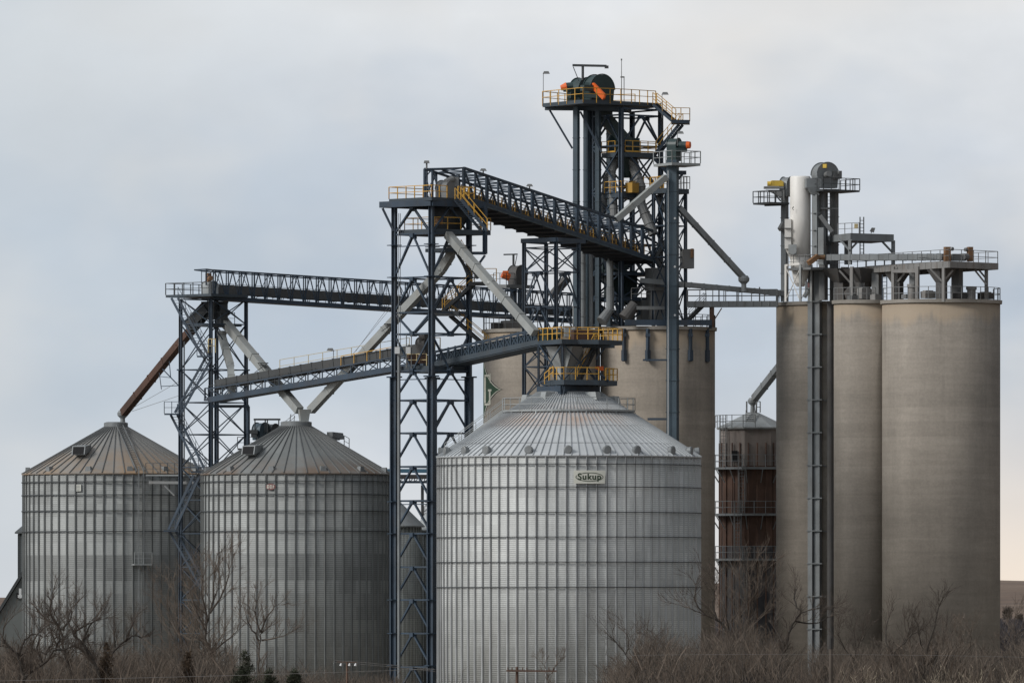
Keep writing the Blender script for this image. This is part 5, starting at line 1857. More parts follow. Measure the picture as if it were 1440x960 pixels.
def right_elevators():
    e = bucket_elevator('grey elevator with a big round head above the right silos', [(1158, 831.4), (1173, 834)], 266, rt1, (1160, 247, 831.6), 1.1, 1.0, (0.5, -0.866, 0), 1.1, GREYP, GALVD, legw=(0.56, 0.62))
    mb = MB(); mb.box(P(1160, 233.5, 830.8), 0.4, 0.12, 0.35, -0.64); mb.build('top_plate', MACHINEY, e)
    mb = MB(); mb.tube(P(1162, 246, 830.8), P(1166, 244, 830.2), 0.26, 0.26, 12); mb.box(P(1176, 246, 831.6), 0.8, 0.6, 0.7, 0.5); mb.tube(P(1178, 243, 831), P(1180, 243, 831), 0.22, 0.22, 10); mb.build('drive_motor', GREYP, e)
    z = zz(267, 831)
    poly = [xy(1136, 832), xy(1158, 829), xy(1209, 832), xy(1182, 835)]
    mb = MB(); mb.slab(deckpoly(poly, z), 0.16); mb.build('head_platform', STEEL2, e)
    mb = MB(); railing(mb, deckpoly([xy(1180, 830.4), poly[2], poly[3]], z), 1.0, 0.062, 0.8); railing(mb, deckpoly([xy(1140, 831.4), poly[1], xy(1180, 830.4)], z), 1.0, 0.05, 1.2); mb.build('platform_rail', STEEL2, e)
    mb = MB(); ladder(mb, P(1165.5, 345, 831), P(1165.5, 272, 831), 0.36, 0.3, Vector((1, -0.3, 0)), 0.026); mb.build('ladder', STEEL2, e)
    mb = MB(); mb.box(P(1164, 293.5, 831.4), 1.6, 0.9, 0.14, 0.3); mb.beam(P(1153, 303, 830.4), P(1170, 326, 830.4), 0.36); mb.build('wall_tie', GREYP, e)
    mb = MB(); mb.boxpost(P(1156, 372, 830.4), P(1156, 320, 830.4), 0.55, 0.5); mb.boxpost(P(1166, 372, 832), P(1166, 338, 832), 0.6, 0.5); mb.build('lower_casing', GALVD, e)
    f = bucket_elevator('narrow elevator with a yellow motor left of the white tank', [(1103.5, 835)], 268, rt1, (1107, 262, 834.6), 0.78, 0.75, (0.85, -0.5, 0), 0.9, GALVD, GALVD, legw=(0.5, 0.5))
    mb = MB(); mb.box(P(1092, 258.5, 833.8), 1.15, 0.5, 0.42, 0.2); mb.tube(P(1079, 258.5, 833.6), P(1084, 258.5, 833.6), 0.22, 0.22, 10); mb.box(P(1092, 254.6, 833.8), 0.9, 0.5, 0.08, 0.2); mb.build('drive_motor', MACHINEY, f)
    mb = MB(); mb.box(P(1088, 264, 833.8), 1.7, 0.7, 0.2, 0.1); mb.prism([P(1077, 267, 833.6), P(1103, 267, 833.6), P(1103, 283, 833.6), P(1092, 274, 833.6)], (0, 0.7, 0)); mb.build('motor_mount', GREYP, f)
    z = zz(285, 834)
    mb = MB(); mb.slab(deckpoly([xy(1059, 834.6), xy(1082, 832.4), xy(1110, 834), xy(1086, 836.4)], z), 0.16); mb.beam(P(1075, 289, 834), P(1108, 288, 834), 0.2, 0.14); mb.build('head_platform', STEEL2, f)
    mb = MB(); railing(mb, deckpoly([xy(1100, 836), xy(1059, 834.6), xy(1082, 832.4), xy(1100, 833.4)], z), 1.0, 0.062, 0.75); mb.beam(P(1087, 270, 833), P(1098, 283, 833), 0.12); mb.build('platform_rail', STEEL2, f)
    mb = MB(); mb.loft(P(1102, 325, 834.6), (0.62, 0.6), P(1102, 321, 834.6), (0.9, 0.8), 0.3); mb.loft(P(1102, 321, 834.6), (0.9, 0.8), P(1104, 312, 834.6), (0.55, 0.55), 0.3); mb.build('inspection_box', GREYP, f)
right_elevators()

def white_tank():
    c = Vector((*xy(1125.5, 832), 0))
    root = thing('dust_filter_tank', 'tall white cylindrical filter tank on legs above the right silos', 'tank', (c.x, c.y, rt1))
    rr = u(14.6, 832)
    zb = zz(362, 832); zt = zz(250, 832)
    mb = MB(); mb.lathe(c, [(rr, zb), (rr, (zb + zt) / 2), (rr, zt), (rr * 0.92, zt + 0.12), (0, zt + 0.16)], 48); mb.build('shell', WHITE, root, False)
    for p in root.children[0].data.polygons: p.use_smooth = abs(p.normal.z) < 0.3
    mb = MB(); mb.lathe(c, [(0.32, zz(403, 832)), (0.55, zz(398, 832)), (rr * 0.98, zz(372, 832)), (rr, zz(361, 832))], 40); mb.build('cone', WHITE, root)
    mb = MB()
    mb.box(P(1108, 329, 831.6), 0.55, 0.7, 2.6); mb.prism([P(1104.5, 350, 831.6), P(1112, 350, 831.6), P(1112, 365, 831.6)], (0, 0.6, 0)); mb.build('side_box', WHITE, root)
    for y in (321, 334):
        mb = MB(); mb.box(P(1108, y, 831.2), 0.6, 0.3, 0.07); mb.build('box_seam', GREYP, root)
    mb = MB(); mb.tube(P(1114.5, 352, 831), P(1114.5, 352, 830.4), 0.33, 0.36, 16); mb.box(P(1114.5, 351, 830.9), 0.72, 0.1, 0.9); mb.build('fan_inlet', GALV, root)
    mb = MB()
    mb.boxpost(P(1147, 362, 830.8), P(1147, 274, 830.8), 0.5, 0.5); mb.loft(P(1146, 274, 830.8), (0.55, 0.55), P(1143, 263, 830.8), (1.1, 0.8), 0.2); mb.box(P(1143, 258, 831), 1.35, 0.9, 0.8, 0.2)
    for y in (300, 324, 346):
        mb.box(P(1147, y, 830.8), 0.62, 0.62, 0.06, 0.5)
    mb.build('air_duct', GALVD, root)
    mb = MB(); mb.box(P(1115.5, 291.5, 830.98), 0.06, 0.02, 0.16, 0.2); mb.box(P(1114.3, 293, 831.0), 0.05, 0.02, 0.14, 0.2); mb.box(P(1115.6, 295, 830.98), 0.10, 0.02, 0.05, 0.2); mb.build('painted_mark', LOGOK, root)
    for (x, Yk) in ((1105, 832), (1125.5, 829.6), (1141, 831.6)):
        mb = MB(); mb.boxpost(P(x, 424, Yk), P(x, 372, Yk), 0.17, 0.17); mb.build('leg', WHITE if x < 1110 else GALV, root)
    mb = MB(); mb.beam(P(1105, 373, 832), P(1125, 371, 829.6), 0.12, 0.16); mb.beam(P(1106, 378, 832), P(1124, 420, 829.7), 0.06); mb.beam(P(1125, 378, 829.7), P(1106, 420, 832), 0.06); mb.beam(P(1127, 420, 829.7), P(1136, 400, 830.4), 0.05)
    mb.build('leg_bracing', WHITE, root)
    z = zz(377, 831)
    mb = MB(); mb.slab(deckpoly([xy(1108, 831.4), xy(1140, 828.6), xy(1168, 830), xy(1140, 833.6)], z), 0.2); mb.build('service_deck', GREYP, root)
    mb = MB(); railing(mb, deckpoly([xy(1108, 831.4), xy(1140, 828.6), xy(1158, 829.6)], z), 1.1, 0.05, 0.9); mb.build('deck_rail', GREYP, root)
    mb = MB(); mb.tube(P(1134, 412, 830), P(1134, 396, 830), 0.14, 0.14, 10); mb.box(P(1136, 402, 830), 0.3, 0.3, 0.5); mb.tube(P(1131, 418, 830), P(1136, 408, 830), 0.2, 0.2, 10); mb.build('valve', GALV, root)
    mb = MB(); mb.box(P(1137, 401, 829.6), 0.16, 0.1, 0.4); mb.build('red_valve_plate', SIGNR, root)
    d = MB(); d.beam(P(1137, 370, 828.4), P(1150, 360, 828.8), 0.5, 0.4); d.tube(P(1152, 362, 828.8), P(1159, 362, 829), 0.2, 0.2, 10); d.build('rusty_drive', RUSTOR, root)
    # second drive lump behind
    d = MB(); d.box(P(1157, 361, 830), 0.4, 0.4, 0.3); d.build('gearbox', PALEYEL, root)
white_tank()

# ================================================================== RUST-BROWN TANK BETWEEN
def rusty_tank():
    Y = 852
    c = Vector((*xy(1059, Y), 0))
    root = thing('octagonal_tank', 'rust brown eight sided tank with three galleries between the silos', 'tank', c)
    R8 = u(45.5, Y) / math.cos(PI / 8) * 0.985
    z0 = zz(602, Y)
    def drum(za, zb, m, name):
        mb = MB(); mb.lathe(c, [(R8, zb), (R8, za)], 8, PI / 8 + 0.12); mb.build(name, m, root)
    zA, zB, zC, zD = zz(623, Y), zz(655, Y), zz(768, Y), 0.0
    drum(z0, zA, GREYWALL, 'upper_wall'); drum(zA, zB, GREYWALL, 'clad_wall'); drum(zB, zC, RUSTWALL, 'rusty_wall'); drum(zC, zD, DARKWALL, 'lower_wall')
    mb = MB(); mb.lathe(c, [(R8 + 0.25, z0 - 0.1), (R8 + 0.3, z0 + 0.05), (0.5, zz(580, Y)), (0, zz(579, Y))], 8, PI / 8 + 0.12); mb.build('roof', GALV, root)
    # ribs
    mb = MB()
    for i in range(24):
        a = 2 * PI * i / 24 + 0.1
        d = Vector((math.cos(a), math.sin(a), 0)) * (R8 * 0.985)
        mb.beam(c + d + Vector((0, 0, 1)), c + d + Vector((0, 0, zA)), 0.09)
    mb.build('wall_ribs', RUSTWALL, root)
    for y in (657, 722, 785):
        z = zz(y, Y)
        mb = MB(); mb.lathe(c, [(R8 * 0.98, z - 0.2), (R8 + 0.9, z - 0.2), (R8 + 0.9, z), (R8 * 0.98, z)], 8, PI / 8 + 0.12)
        for i in range(16):
            a = 2 * PI * i / 16 + 0.2; d = Vector((math.cos(a), math.sin(a), 0))
            mb.beam(c + d * (R8 + 0.8) + Vector((0, 0, z - 0.2)), c + d * R8 + Vector((0, 0, z - 1.4)), 0.07)
        mb.build('gallery', GALVD, root)
        mb = MB(); ring_rail(mb, c, R8 + 0.85, z, 1.1, 0.045, 24); mb.build('gallery_rail', GALVD, root)
    mb = MB(); ring_rail(mb, c, R8 + 0.3, z0 + 0.05, 1.1, 0.05, 6, R_(160), R_(272)); mb.build('roof_rail', GREYP, root)
    mb = MB()
    for (x, ya, yb) in ((1042, 657, 722), (1036, 722, 785), (1045, 785, 860), (1016, 600, 657)):
        dx = u(x - 1059, Y); yy = -math.sqrt(max(0.2, (R8 + 0.35) ** 2 - dx * dx))
        p = c + Vector((dx, yy, zz(yb, Y))); q = c + Vector((dx, yy, zz(ya, Y) + 1.0))
        ladder(mb, p, q, 0.5, 0.3, Vector((1, 0, 0)), 0.03, True)
    mb.build('ladder', GREYP, root)
    mb = MB()
    ladder(mb, P(1055, 598, Y - 2.6), P(1055, 577, Y - 1.0), 0.75, 0.3, Vector((1, 0, 0)), 0.045)
    mb.beam(P(1050, 580, Y - 1), P(1050, 564, Y - 1), 0.1); mb.beam(P(1063, 580, Y - 1), P(1064, 565, Y - 1), 0.1)
    railing(mb, [P(1064, 580, Y - 0.5), P(1069, 580, Y - 0.5)], 1.0, 0.07, 0.3)
    mb.build('roof_stair', GREYP, root)
    mb = MB(); dx = u(1032 - 1059, Y); mb.box(c + Vector((dx, -R8 * 0.86, zz(642, Y))), 0.55, 0.2, 1.0); mb.build('hatch', DARKSLOT, root)
    spout('grey spout entering the top of the eight sided tank', [P(1102, 508, 846), P(1061, 560, Y)], 0.56, GALVD, 2, caps=(('bulb', P(1058.5, 565, Y), 0.45),))
rusty_tank()

# ================================================================== FAR SMALL BUILDINGS
def small_bin(label, cx, Y, rpx, ey, ty, wm, rm, name='small_bin'):
    c = Vector((*xy(cx, Y), 0)); Rr = u(rpx, Y)
    root = thing(name, label, 'grain bin', c)
    mb = MB(); mb.lathe(c, [(Rr, 0), (Rr, zz(ey, Y))], 64); mb.build('wall', wm, root, True)
    mb = MB(); mb.lathe(c, [(Rr + 0.35, zz(ey, Y) - 0.12), (Rr + 0.35, zz(ey, Y)), (0.5, zz(ty, Y)), (0, zz(ty, Y) + 0.1)], 48); mb.build('roof', rm, root)
    mb = MB()
    for i in range(40):
        a = 2 * PI * i / 40; d = Vector((math.cos(a), math.sin(a), 0)) * (Rr + 0.03)
        mb.boxpost(c + d, c + d + Vector((0, 0, zz(ey, Y) - 0.15)), 0.09, 0.08, Vector((-d.y, d.x, 0)).normalized())
    mb.build('stiffeners', wm, root)
small_bin('dark bin with a pointed roof peeking out left of the leftmost bin', 95, 868, 69, 748, 690, MATS['bin_wall_dark'], BARNR)
small_bin('small grey green bin behind the tall tower legs', 556, 868, 36, 739, 706, MATS['bin_wall_far'], GALVD)
small_bin('small pale bin squeezed between the tall tower and the silver bin', 622, 872, 36, 745, 700, MATS['bin_wall_far'], GALV)

def far_conveyor():
    a, b = P(540, 670, 890), P(640, 670, 892)
    root = thing('conveyor_gallery', 'far blue conveyor seen through the tall tower legs', 'conveyor', a)
    mb = MB(); mb.beam(a + Vector((0, 0, 0.55)), b + Vector((0, 0, 0.55)), 1.2, 0.36); mb.build('cover', BLUEC, root)
    mb = MB(); mb.beam(a, b, 1.0, 0.4); mb.build('trough', HOPPER, root)
    mb = MB(); mb.beam(a - Vector((0, 0, 0.5)), b - Vector((0, 0, 0.5)), 1.0, 0.22); truss(mb, a - Vector((0, 0, 0.5)), b - Vector((0, 0, 0.5)), 0.5, 14, 0.06, 0.06, 'N'); mb.build('truss', STEEL, root)
    mb = MB(); mb.beam(P(594, 682, 891), P(594, 983, 891), 0.2); mb.beam(P(606, 682, 891), P(640, 730, 891), 0.2); stairs(mb, mb, P(596, 726, 889), P(618, 704, 889), Vector((0.1, 0.7, 0)), 8, 0.9, 0.05)
    mb.build('prop', STEEL2, root)
far_conveyor()

def rear_left_elevator():
    root = bucket_elevator('blue grey elevator head peeking over the left slope of the second bin', [(366, 842), (378, 843)], 612, 0.0, (367, 606, 842), 0.72, 0.9, (0.8, -0.6, 0), 0.8, STEEL2, CASING, legw=(0.5, 0.5))
    mb = MB(); mb.drum(P(382, 606, 842.6), (0.8, -0.6, 0), 0.62, 0.9, 0.9); mb.build('rear_head', STEEL2, root)
    mb = MB(); mb.beam(P(357, 589.5, 841), P(394, 589.5, 842), 0.16); 
    for x in (358.5, 373, 376, 392):
        mb.beam(P(x, 590, 841.4), P(x, 608 if x > 370 else 612, 841.4), 0.08)
    mb.build('hoist_frame', STEEL2, root)
    mb = MB(); mb.box(P(356, 607, 841), 0.8, 0.6, 0.35); mb.box(P(357, 612, 841), 0.5, 0.5, 0.35); mb.build('drive_motor', STEEL2, root)
    mb = MB(); mb.slab([P(334, 630, 843), P(334, 630, 840), P(388, 630, 840), P(388, 630, 843)], 0.16); mb.build('head_platform', STEEL2, root)
    mb = MB(); railing(mb, [P(334, 630, 840), P(362, 630, 840)], 1.0, 0.05, 0.8); mb.build('platform_rail', STEEL2, root)
rear_left_elevator()

def barn():
    Y = 852
    root = thing('barn', 'grey gabled shed with a dark roof edge at the far left', 'shed', (*xy(20, Y), 0))
    pk = P(48, 784, Y); le = P(-42, 930, Y); re = P(138, 930, Y)
    D = Vector((0, 22, 0))
    w0 = Vector((le.x, le.y, 0)); w1 = Vector((re.x, re.y, 0))
    mb = MB(); mb.prism([w0, le, pk, re, w1], D); mb.build('wall', BARNW, root)
    mb = MB(); o = Vector((0, -0.35, 0.12)); ext = D + Vector((0, 0.6, 0))
    for e in (le, re):
        ee = pk + (e - pk) * 1.06
        t = Vector((0, 0, 0.45))
        mb.prism([pk + o, ee + o, ee + o + t, pk + o + t], ext)
    mb.build('roof', BARNR, root)
    mb = MB(); mb.box(P(28.5, 834, Y - 0.2), 0.22, 0.3, 0.9); mb.box(P(28, 838, Y - 0.25), 0.36, 0.3, 0.25); mb.build('vent_pipe', PANEL, root)
    mb = MB(); mb.box(P(24.5, 837, Y - 0.1), 0.2, 0.15, 0.5); mb.build('louvre', DARKSLOT, root)
barn()

# ================================================================== VEGETATION
def limb_tree(label, Y, limbs, seed, barkm, twigm, r0=0.13, shoot=2.0, every=0.42, levels=3, up=0.35, group='bare winter trees in front of the elevator', fan=0.5):
    """a bare tree from its own main limbs; shoots and twigs grow along them.  limbs: lists of photo columns/rows"""
    rnd = random.Random(seed)
    x0, y0 = limbs[0][0]
    base = Vector((*xy(x0, Y), 0))
    root = thing('bare_tree', label, 'tree', base, group)
    tr = MB(); tw = MB()
    def twig(p, d, L, r, lvl):
        seg = 3
        pts = [p]
        dd = d
        for k in range(seg):
            dd = (dd + Vector((rnd.gauss(0, .13), rnd.gauss(0, .13), rnd.gauss(0.05, .10)))).normalized()
            pts.append(pts[-1] + dd * (L / seg))
        for k in range(seg):
            ra = r * (1 - 0.22 * k); rb = r * (1 - 0.22 * (k + 1))
            tw.tube(pts[k], pts[k + 1], ra, rb, 3, False)
        if lvl >= levels: return
        n = 3 + int(rnd.random() * 3)
        for i in range(n):
            f = rnd.uniform(0.25, 1.0)
            k = min(seg - 1, int(f * seg)); q = pts[k].lerp(pts[k + 1], f * seg - k)
            a = Vector((rnd.gauss(0, 1), rnd.gauss(0, 1), rnd.gauss(0.25, .7))).normalized()
            twig(q, (dd * (1 - fan * 0.8) + a * fan * 0.8).normalized(), L * rnd.uniform(0.45, 0.75), max(0.008, r * rnd.uniform(0.45, 0.65)), lvl + 1)
    for li, pl in enumerate(limbs):
        wob = rnd.uniform(-1, 1) * 2.0
        n = len(pl)
        pts = []
        for k, (x, y) in enumerate(pl):
            pts.append(P(x, y, Y + (wob * k / max(1, n - 1) if li else 0.25 * wob * k / n)))
        if li == 0:
            pts = [base.copy()] + pts
        # smooth
        sm = []
        for k in range(len(pts) - 1):
            a = pts[max(0, k - 1)]; b = pts[k]; c = pts[k + 1]; d = pts[min(len(pts) - 1, k + 2)]
            for t in (0, .25, .5, .75):
                sm.append(0.5 * ((2 * b) + (c - a) * t + (2 * a - 5 * b + 4 * c - d) * t * t + (3 * b - a - 3 * c + d) * t ** 3))
        sm.append(pts[-1])
        sm = [q + Vector((rnd.gauss(0, .04), rnd.gauss(0, .04), rnd.gauss(0, .03))) for q in sm]
        ra = r0 if li == 0 else r0 * 0.62
        m = len(sm) - 1
        run = 0.0
        for k in range(m):
            r1 = ra * (1 - 0.72 * k / m); r2 = ra * (1 - 0.72 * (k + 1) / m)
            tr.tube(sm[k], sm[k + 1], r1, r2, 7, False)
            run += (sm[k + 1] - sm[k]).length
            f = k / m
            while run > every and (f > 0.3 or li > 0):
                run -= every
                d = (sm[k + 1] - sm[k]).normalized()
                a = Vector((rnd.gauss(0, 1), rnd.gauss(0, .8), rnd.gauss(up, .5))).normalized()
                twig(sm[k].lerp(sm[k + 1], rnd.random()), (d * (1 - fan) + a * fan + Vector((0, 0, up * 0.5))).normalized(), shoot * rnd.uniform(0.5, 1.15) * (1.1 - 0.4 * f), r2 * rnd.uniform(0.3, 0.5) + 0.008, 1)
        for _ in range(4):
            d = (sm[-1] - sm[-2]).normalized()
            a = Vector((rnd.gauss(0, 1), rnd.gauss(0, 1), rnd.gauss(.3, .5))).normalized()
            twig(sm[-1], (d * 0.7 + a * 0.4).normalized(), shoot * rnd.uniform(0.7, 1.1), ra * 0.25, 1)
    tr.build('trunk', barkm, root)
    tw.build('crown', twigm, root)

LT = [
    ('dark gnarled tree with a fork at the far left corner before the shed', 704, [[(33, 965), (31, 947), (25, 922), (13, 911), (-2, 907)], [(26, 922), (33, 903), (46, 892), (63, 894)], [(13, 911), (4, 896), (6, 880)]], 3, BARK_A, TWIG_A, .15, 1.6),
    ('dark tree arching to the right before the left edge of the leftmost bin', 712, [[(26, 968), (27, 949), (28, 924), (43, 914), (63, 918), (71, 912)], [(44, 914), (50, 894), (66, 880)], [(63, 918), (76, 902), (80, 884)]], 4, BARK_A, TWIG_A, .14, 1.6),
    ('dark tree with a low bent limb before the left part of the leftmost bin', 708, [[(30, 975), (37, 950), (63, 932), (76, 915), (93, 912), (110, 905)], [(76, 915), (84, 892), (80, 874)], [(60, 934), (52, 910), (58, 890)]], 8, BARK_A, TWIG_A, .14, 1.6),
    ('tallest dark twisting tree before the middle of the leftmost bin', 720, [[(106, 970), (103, 955), (95, 932), (88, 909), (87, 892), (79, 878), (66, 872)], [(88, 886), (99, 869), (101, 853)], [(79, 878), (70, 858), (74, 842)], [(91, 918), (76, 900), (72, 884)]], 9, BARK_A, TWIG_A, .17, 1.7),
    ('dark tree leaning left then right before the leftmost bin', 706, [[(142, 968), (136, 942), (126, 919), (114, 902), (103, 891), (113, 883), (133, 873)], [(118, 908), (122, 886), (138, 868)], [(104, 891), (96, 874), (100, 860)]], 12, BARK_A, TWIG_A, .16, 1.6),
    ('dark tree with one long limb reaching right under the leftmost bin', 715, [[(143, 972), (147, 949), (156, 922), (169, 906), (186, 894), (200, 896)], [(163, 913), (161, 890)], [(176, 901), (186, 880), (190, 868)]], 13, BARK_A, TWIG_A, .15, 1.3),
    ('pale bushy tree fanning out in the dark gap between the weathered bins', 745, [[(266, 975), (264, 945), (256, 905), (248, 870), (246, 835)], [(264, 940), (240, 890), (220, 850)], [(263, 930), (246, 880), (228, 832)], [(265, 935), (272, 890), (278, 846)], [(262, 950), (236, 920), (214, 906)], [(266, 950), (284, 920), (296, 902)]], 14, BARK_B, TWIG_B, .10, 2.0),
    ('tall pale tree standing before the left edge of the second bin', 735, [[(309, 975), (304, 946), (292, 909), (289, 886), (294, 864), (300, 836), (303, 806)], [(290, 888), (276, 860), (266, 828)], [(295, 862), (314, 832), (322, 800)], [(296, 918), (318, 900), (334, 886)], [(291, 905), (276, 892), (266, 886)], [(292, 872), (284, 840), (286, 812)]], 15, BARK_B, TWIG_B, .15, 2.2),
    ('thin pale tree before the second bin beside the tallest cedar', 725, [[(363, 975), (363.5, 946), (364.5, 910), (368, 889)], [(365, 900), (352, 880), (346, 864)], [(368, 899), (390, 896), (406, 890)], [(367, 890), (376, 866), (390, 850)], [(366, 889), (359, 862), (361, 846)]], 17, BARK_B, TWIG_B, .12, 1.5),
    ('small twiggy tree before the foot of the silver bin', 720, [[(772, 985), (771, 958), (768, 942), (762, 930)], [(771, 952), (780, 938), (786, 930)]], 22, BARK_B, TWIG_B, .07, 1.0),
    ('branchy tree leaning left before the right edge of the silver bin', 722, [[(902, 975), (895, 945), (876, 915), (864, 900)], [(893, 940), (912, 916), (916, 896)], [(880, 920), (884, 900), (880, 884)]], 24, BARK_A, TWIG_A, .11, 1.7),
    ('dark tree with a long drooping limb before the eight sided tank', 735, [[(1030, 975), (1031, 930), (1027, 895), (1012, 874), (990, 864), (970, 854)], [(1027, 890), (1018, 852)], [(1010, 873), (1002, 846), (1008, 822)], [(990, 864), (976, 842), (980, 824)]], 25, BARK_A, TWIG_A, .15, 1.9),
    ('twiggy tan tree fanning out before the eight sided tank', 742, [[(1046, 975), (1045, 940), (1048, 890), (1060, 845), (1072, 806)], [(1046, 915), (1038, 865), (1040, 822)], [(1048, 890), (1075, 860), (1084, 836)], [(1046, 920), (1024, 880), (1016, 848)], [(1050, 880), (1056, 840), (1054, 812)]], 27, BARK_B, TWIG_B, .12, 2.2),
    ('dark crooked tree curving right before the twin pipes', 728, [[(1090, 975), (1098, 930), (1108, 898), (1118, 872), (1132, 859), (1158, 855)], [(1126, 862), (1117, 842), (1118, 826)], [(1104, 906), (1090, 880), (1094, 858)], [(1118, 872), (1144, 876), (1168, 866)]], 28, BARK_A, TWIG_A, .16, 1.6),
    ('slim branching tree right of the dark topped post', 725, [[(1196, 975), (1198, 940), (1204, 912), (1200, 890)], [(1200, 926), (1186, 908), (1180, 892)], [(1203, 912), (1216, 894)]], 31, BARK_A, TWIG_A, .10, 1.6),
    ('dark forked tree before the crease left of the front right silo', 716, [[(1254, 975), (1256, 937), (1259, 916), (1269, 906), (1279, 886)], [(1257, 924), (1246, 902), (1249, 868)], [(1270, 905), (1280, 894), (1292, 886)]], 33, BARK_A, TWIG_A, .16, 1.6),
    ('upright dark tree before the middle of the front right silo', 722, [[(1300, 978), (1299, 950), (1300, 923), (1310, 896), (1320, 852)], [(1301, 926), (1294, 900), (1290, 876)], [(1299, 940), (1322, 914), (1330, 890)]], 35, BARK_A, TWIG_A, .17, 1.6),
    ('slender grey tree before the right part of the front right silo', 730, [[(1346, 978), (1347, 947), (1350, 923), (1352, 900)], [(1348, 935), (1338, 912), (1336, 894)], [(1350, 926), (1364, 908), (1366, 890)]], 37, BARK_B, TWIG_B, .11, 1.7),
    ('pale thin tree at the far right edge beyond the silos', 735, [[(1420, 978), (1421, 940), (1423, 900), (1426, 872)], [(1421, 930), (1412, 900)], [(1422, 915), (1434, 890)]], 39, BARK_B, TWIG_B, .10, 1.6),
]
for (lab, Yk, limbs, sd, bk, tg, r0, sh) in LT:
    limb_tree(lab, Yk, limbs, sd, bk, tg, r0 * (1.0 if limbs[0][0][0] < 700 else 0.78), sh)

def cedar(label, x, Y, top_y, rpx, seed, m=None):
    """ragged juniper: a few leaders, each with drooping sprays"""
    rnd = random.Random(seed)
    base = Vector((*xy(x, Y), 0))
    root = thing('cedar_tree', label, 'tree', base, 'small cedars in the scrub')
    Ht = zz(top_y, Y); Rm = u(rpx, Y) * 1.5
    t = MB(); c = MB()
    t.tube(base, base + Vector((0, 0, Ht * 0.95)), 0.12, 0.02, 6)
    leaders = [(Vector((0, 0, 0)), 1.0)] + [(Vector((rnd.uniform(-.55, .55) * Rm, rnd.uniform(-.5, .5) * Rm, 0)), rnd.uniform(0.62, 0.9)) for _ in range(4)]
    for (o, k) in leaders:
        h1 = Ht * k
        for i in range(int(70 * k)):
            f = rnd.random() ** 0.75
            z = h1 * (0.25 + 0.75 * f)
            L = (Rm * (0.62 if k < 1 else 0.8)) * (1 - f) * rnd.uniform(0.45, 1.25) + 0.14
            az = rnd.uniform(0, 2 * PI)
            d = Vector((math.cos(az), math.sin(az), rnd.uniform(0.15, 0.9))).normalized()
            p = base + o * (1 - f * 0.6) + Vector((0, 0, z))
            for j in range(int(10 + L * 16)):
                q = p + d * (L * rnd.uniform(0.1, 1.0)) + Vector((rnd.gauss(0, .07), rnd.gauss(0, .07), rnd.gauss(0, .06)))
                e = (d + Vector((rnd.gauss(0, .6), rnd.gauss(0, .6), rnd.gauss(.2, .5)))).normalized() * rnd.uniform(0.12, 0.3)
                sd = Vector((rnd.gauss(0, 1), rnd.gauss(0, 1), rnd.gauss(0, 1))).normalized() * rnd.uniform(0.02, 0.05)
                c.add([q - sd, q + sd, q + e], [(0, 1, 2)])
    t.build('trunk', BARK_A, root)
    c.build('crown', m or NEEDLE, root)

cedar('brownish cedar in the scrub before the leftmost bin', 150, 712, 906, 15, 1, NEEDLEB)
cedar('winter brown cedar below the pale tree between the bins', 264, 714, 914, 12, 2, NEEDLEB)
cedar('dark green cedar before the second bin, tallest of the cedars', 346, 690, 916, 24, 3)
cedar('low dark green cedar right of the tallest cedar', 378, 688, 942, 16, 4)
cedar('small dark green cedar before the right half of the second bin', 414, 688, 942, 14, 5)

